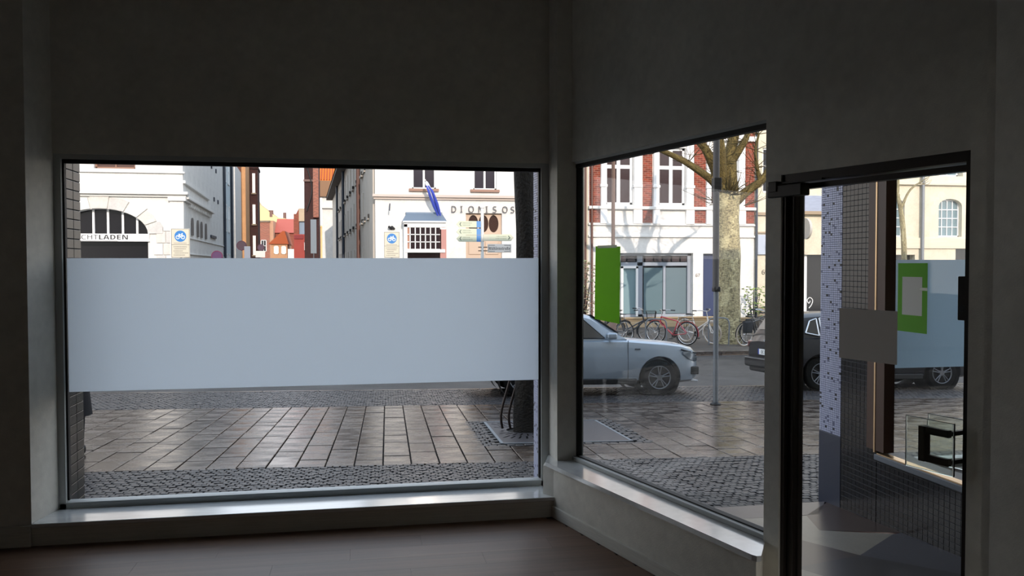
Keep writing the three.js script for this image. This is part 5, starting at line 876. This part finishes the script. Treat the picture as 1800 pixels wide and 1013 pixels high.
{ // direction signs
  const x = 3.24, z = -23, t = thing('direction_sign', 'white post with three pointed arms left and one arm right before the restaurant', 'sign', [x, FP, z]), Y = (y) => y - FP;
  put('post', [rod(V(0, 0, 0), V(0, Y(3.3), 0), 0.045, 0.045, 12), new THREE.SphereGeometry(0.06, 12, 8).translate(0, Y(3.32), 0)], std('#d9dad8', { roughness: 0.4 }), t);
  const armT = (n) => canvasTex(256, 80, (c, w, h) => { c.fillStyle = '#c0c6b0'; c.fillRect(0, 0, w, h); c.strokeStyle = '#2d4038'; c.lineWidth = 9; c.beginPath(); c.moveTo(34, 16); c.lineTo(14, 40); c.lineTo(34, 64); c.stroke(); c.fillStyle = '#9aa08c'; dashes(c, 56, 18, 130 - n * 14, 13); dashes(c, 56, 46, 110 + n * 16, 13); });
  const yy = [2.84, 2.63, 2.44];
  yy.forEach((y, i) => {
    const g = plate([[-0.06, Y(y) - 0.09], [-0.06, Y(y) + 0.09], [-0.66, Y(y) + 0.09], [-0.74, Y(y)], [-0.66, Y(y) - 0.09]].reverse(), [], 0.03, 0.06);
    const a = put('arm', g, std('#c0c6b0', { roughness: 0.5 }), t, 'white arm pointing left'); put('print', new THREE.PlaneGeometry(0.5, 0.17).translate(-0.42, Y(y), 0.0615), std('#ffffff', { map: armT(i), roughness: 0.5 }), a); put('blue_field', B(-0.17, -0.05, Y(y) - 0.09, Y(y) + 0.09, 0.058, 0.064), std('#4f86c0', { roughness: 0.5 }), a);
  });
  const g = plate([[0.02, Y(2.47) - 0.095], [0.80, Y(2.47) - 0.095], [0.89, Y(2.47)], [0.80, Y(2.47) + 0.095], [0.02, Y(2.47) + 0.095]], [], 0.03, 0.06), at = armT(1); at.wrapS = THREE.RepeatWrapping; at.repeat.x = -1; at.offset.x = 1;
  const a = put('arm', g, std('#c4c4b2', { roughness: 0.5 }), t, 'white arm pointing right'); put('print', new THREE.PlaneGeometry(0.62, 0.17).translate(0.5, Y(2.47), 0.0615), std('#ffffff', { map: at, roughness: 0.5 }), a);
  const st = canvasTex(512, 128, (c, w, h) => { c.fillStyle = '#e9e2da'; c.fillRect(0, 0, w, h); c.strokeStyle = '#3a3634'; c.lineWidth = 7; c.strokeRect(18, 14, w - 36, h - 28); c.fillStyle = '#e9e2da'; c.fillRect(w * 0.3, 8, w * 0.4, 14); c.fillRect(w * 0.3, h - 22, w * 0.4, 14); c.fillStyle = '#2f2b2a'; c.font = 'bold 68px serif'; c.textAlign = 'center'; c.textBaseline = 'middle'; c.fillText('Mühlenstraße', w / 2, h / 2 + 2); });
  const p2 = put('street_name', RB(0.14, 0.82, Y(2.05), Y(2.29), 0.03, 0.05, 0.01), std('#d8d2ca', { roughness: 0.5 }), t, 'street name plate'); put('print', new THREE.PlaneGeometry(0.66, 0.22).translate(0.48, Y(2.17), 0.0515), std('#ffffff', { map: st, roughness: 0.5 }), p2);
  put('name_bracket', [rod(V(-0.12, Y(2.2), 0.02), V(0.14, Y(2.2), 0.035), 0.012), rod(V(-0.12, Y(2.1), 0.02), V(0.14, Y(2.1), 0.035), 0.012)], M.darkMetal, t);
}
{ // furled flag on the restaurant
  const t = thing('flag', 'furled blue and white flag on a slanting pole over the bay window', 'flag', [2.78, 3.40, -30.95]);
  put('flag_pole', rod(V(0, 0, 0), V(-0.62, 1.42, 0.75), 0.016), M.trimWhite, t);
  put('white_cloth', limb([V(-0.58, 1.34, 0.70), V(-0.46, 1.05, 0.62), V(-0.24, 0.55, 0.36), V(-0.06, 0.12, 0.12)], [0.05, 0.085, 0.1, 0.04], 10, 0.12), std('#e9ebf2', { roughness: 0.9 }), t, 'white cloth folds');
  for (const d of [-0.07, 0.06]) put('blue_cloth', limb([V(-0.54 + d * 0.5, 1.2, 0.74), V(-0.42 + d, 0.98, 0.70), V(-0.21 + d, 0.5, 0.45), V(-0.05 + d * 0.6, 0.1, 0.17)], [0.02, 0.045, 0.06, 0.03], 8, 0.12), std('#3f51b8', { roughness: 0.9 }), t, 'blue cloth folds');
}
// ---------- person outside, mostly behind the frosted film and the tiled reveal ----------
{
  const px = -3.12, pz = -9.3, py = gy(px, pz), t = thing('person', 'person in a long dark coat and dark trousers standing outside beside the tiled reveal', 'person', [px, py, pz], 0.5);
  const bones = [[V(0, 0.95, 0), 0.15, V(0, 1.2, 0), 0.14], [V(0, 1.2, 0), 0.15, V(0, 1.38, 0), 0.12], [V(0, 1.4, 0), 0.06, V(0, 1.52, 0.01), 0.055], [V(0, 1.6, 0.02), 0.095, V(0, 1.66, 0.0), 0.1], [V(0, 1.54, 0.05), 0.055, V(0, 1.6, 0.07), 0.06], [V(0, 1.6, 0.115), 0.014, V(0, 1.575, 0.13), 0.016]];
  for (const s of [-1, 1]) bones.push([V(s * 0.1, 0.93, 0), 0.1, V(s * 0.11, 0.5, 0.02), 0.065], [V(s * 0.11, 0.5, 0.02), 0.062, V(s * 0.11, 0.09, -0.02), 0.042], [V(s * 0.11, 0.05, -0.03), 0.04, V(s * 0.12, 0.035, 0.14), 0.034], [V(s * 0.19, 1.38, 0), 0.06, V(s * 0.25, 1.1, -0.02), 0.048], [V(s * 0.25, 1.1, -0.02), 0.045, V(s * 0.24, 0.86, 0.06), 0.034], [V(s * 0.24, 0.84, 0.065), 0.032, V(s * 0.235, 0.77, 0.08), 0.03], [V(s * 0.085, 1.6, 0.0), 0.018, V(s * 0.1, 1.625, -0.01), 0.02], [V(s * 0.1, 1.36, 0), 0.08, V(s * 0.19, 1.38, 0), 0.065],
    ...[-1, 0, 1, 2].map((f) => [V(s * 0.235, 0.77, 0.075 + f * 0.014), 0.011, V(s * 0.225, 0.69 + Math.abs(f - 0.5) * 0.01, 0.09 + f * 0.016), 0.009]), [V(s * 0.225, 0.81, 0.09), 0.012, V(s * 0.2, 0.74, 0.125), 0.01]);
  const N = 110, mc = new MarchingCubes(N, M.black, false, false, 120000), a = V(), ab = V(), H = N / 2, q = V(); mc.isolation = 0;
  const len = bones.map(([p, , e]) => ab.subVectors(e, p).lengthSq());
  for (let k = 0; k < N; k++) for (let j = 0; j < N; j++) for (let i = 0; i < N; i++) {
    q.set((i - H) / H * 0.9, (j - H) / H * 0.9 + 0.87, (k - H) / H * 0.9); let d = 9;
    if (Math.abs(q.x) < 0.36 && Math.abs(q.z) < 0.3) for (let b = 0; b < bones.length; b++) { const [p, r0, e, r1] = bones[b]; ab.subVectors(e, p); a.subVectors(q, p); const h = Math.min(1, Math.max(0, a.dot(ab) / len[b])), dd = a.addScaledVector(ab, -h).length() - (r0 + (r1 - r0) * h), kk = r0 < 0.02 ? 0.006 : 0.03, m = Math.max(kk - Math.abs(d - dd), 0) / kk; d = Math.min(d, dd) - m * m * kk / 4; }
    mc.field[k * N * N + j * N + i] = -d;
  }
  mc.update();
  const n = mc.count, g = new THREE.BufferGeometry(); g.setAttribute('position', new THREE.BufferAttribute(mc.positionArray.slice(0, n * 3), 3)); g.setAttribute('normal', new THREE.BufferAttribute(mc.normalArray.slice(0, n * 3), 3)); g.scale(0.9, 0.9, 0.9).translate(0, 0.87, 0);
  const bodyMesh = put('body', g, std('#8a6450', { roughness: 0.7 }), t);
  const ell = (y, rx, rz, oz = 0, m = 20) => Array.from({ length: m }, (_, i) => V(Math.cos(-i / m * 6.2832) * rx, y, oz + Math.sin(-i / m * 6.2832) * rz));
  const cloth = std('#141318', { roughness: 0.9 });
  put('coat', [loft([ell(0.40, 0.27, 0.24), ell(0.6, 0.25, 0.22), ell(0.95, 0.215, 0.185), ell(1.12, 0.19, 0.17), ell(1.3, 0.235, 0.17), ell(1.40, 0.245, 0.14), ell(1.46, 0.20, 0.11), ell(1.5, 0.095, 0.085)], 0.9), ...[-1, 1].map((s) => limb([V(s * 0.15, 1.42, 0), V(s * 0.235, 1.34, 0), V(s * 0.265, 1.1, -0.02), V(s * 0.25, 0.83, 0.06)], [0.05, 0.085, 0.072, 0.055], 12))], cloth, t, 'long dark coat');
  put('trousers', [-1, 1].map((s) => limb([V(s * 0.1, 0.8, 0), V(s * 0.11, 0.5, 0.02), V(s * 0.112, 0.1, -0.015)], [0.12, 0.088, 0.075], 12)), std('#17161b', { roughness: 0.9 }), t);
  put('shoes', [-1, 1].map((s) => RB(s * 0.115 - 0.055, s * 0.115 + 0.055, 0, 0.11, -0.09, 0.2, 0.045, 3)), std('#0e0d0f', { roughness: 0.6 }), t);
  put('eyes', [-1, 1].map((s) => new THREE.SphereGeometry(0.012, 8, 6).translate(s * 0.035, 1.625, 0.098)), M.black, t);
  put('hair', new THREE.SphereGeometry(0.118, 20, 14, 0, 6.29, 0, 1.75).rotateX(-0.5).translate(0, 1.645, -0.012), std('#241a15', { roughness: 0.9 }), t);
}
renderer.render(scene, camera);
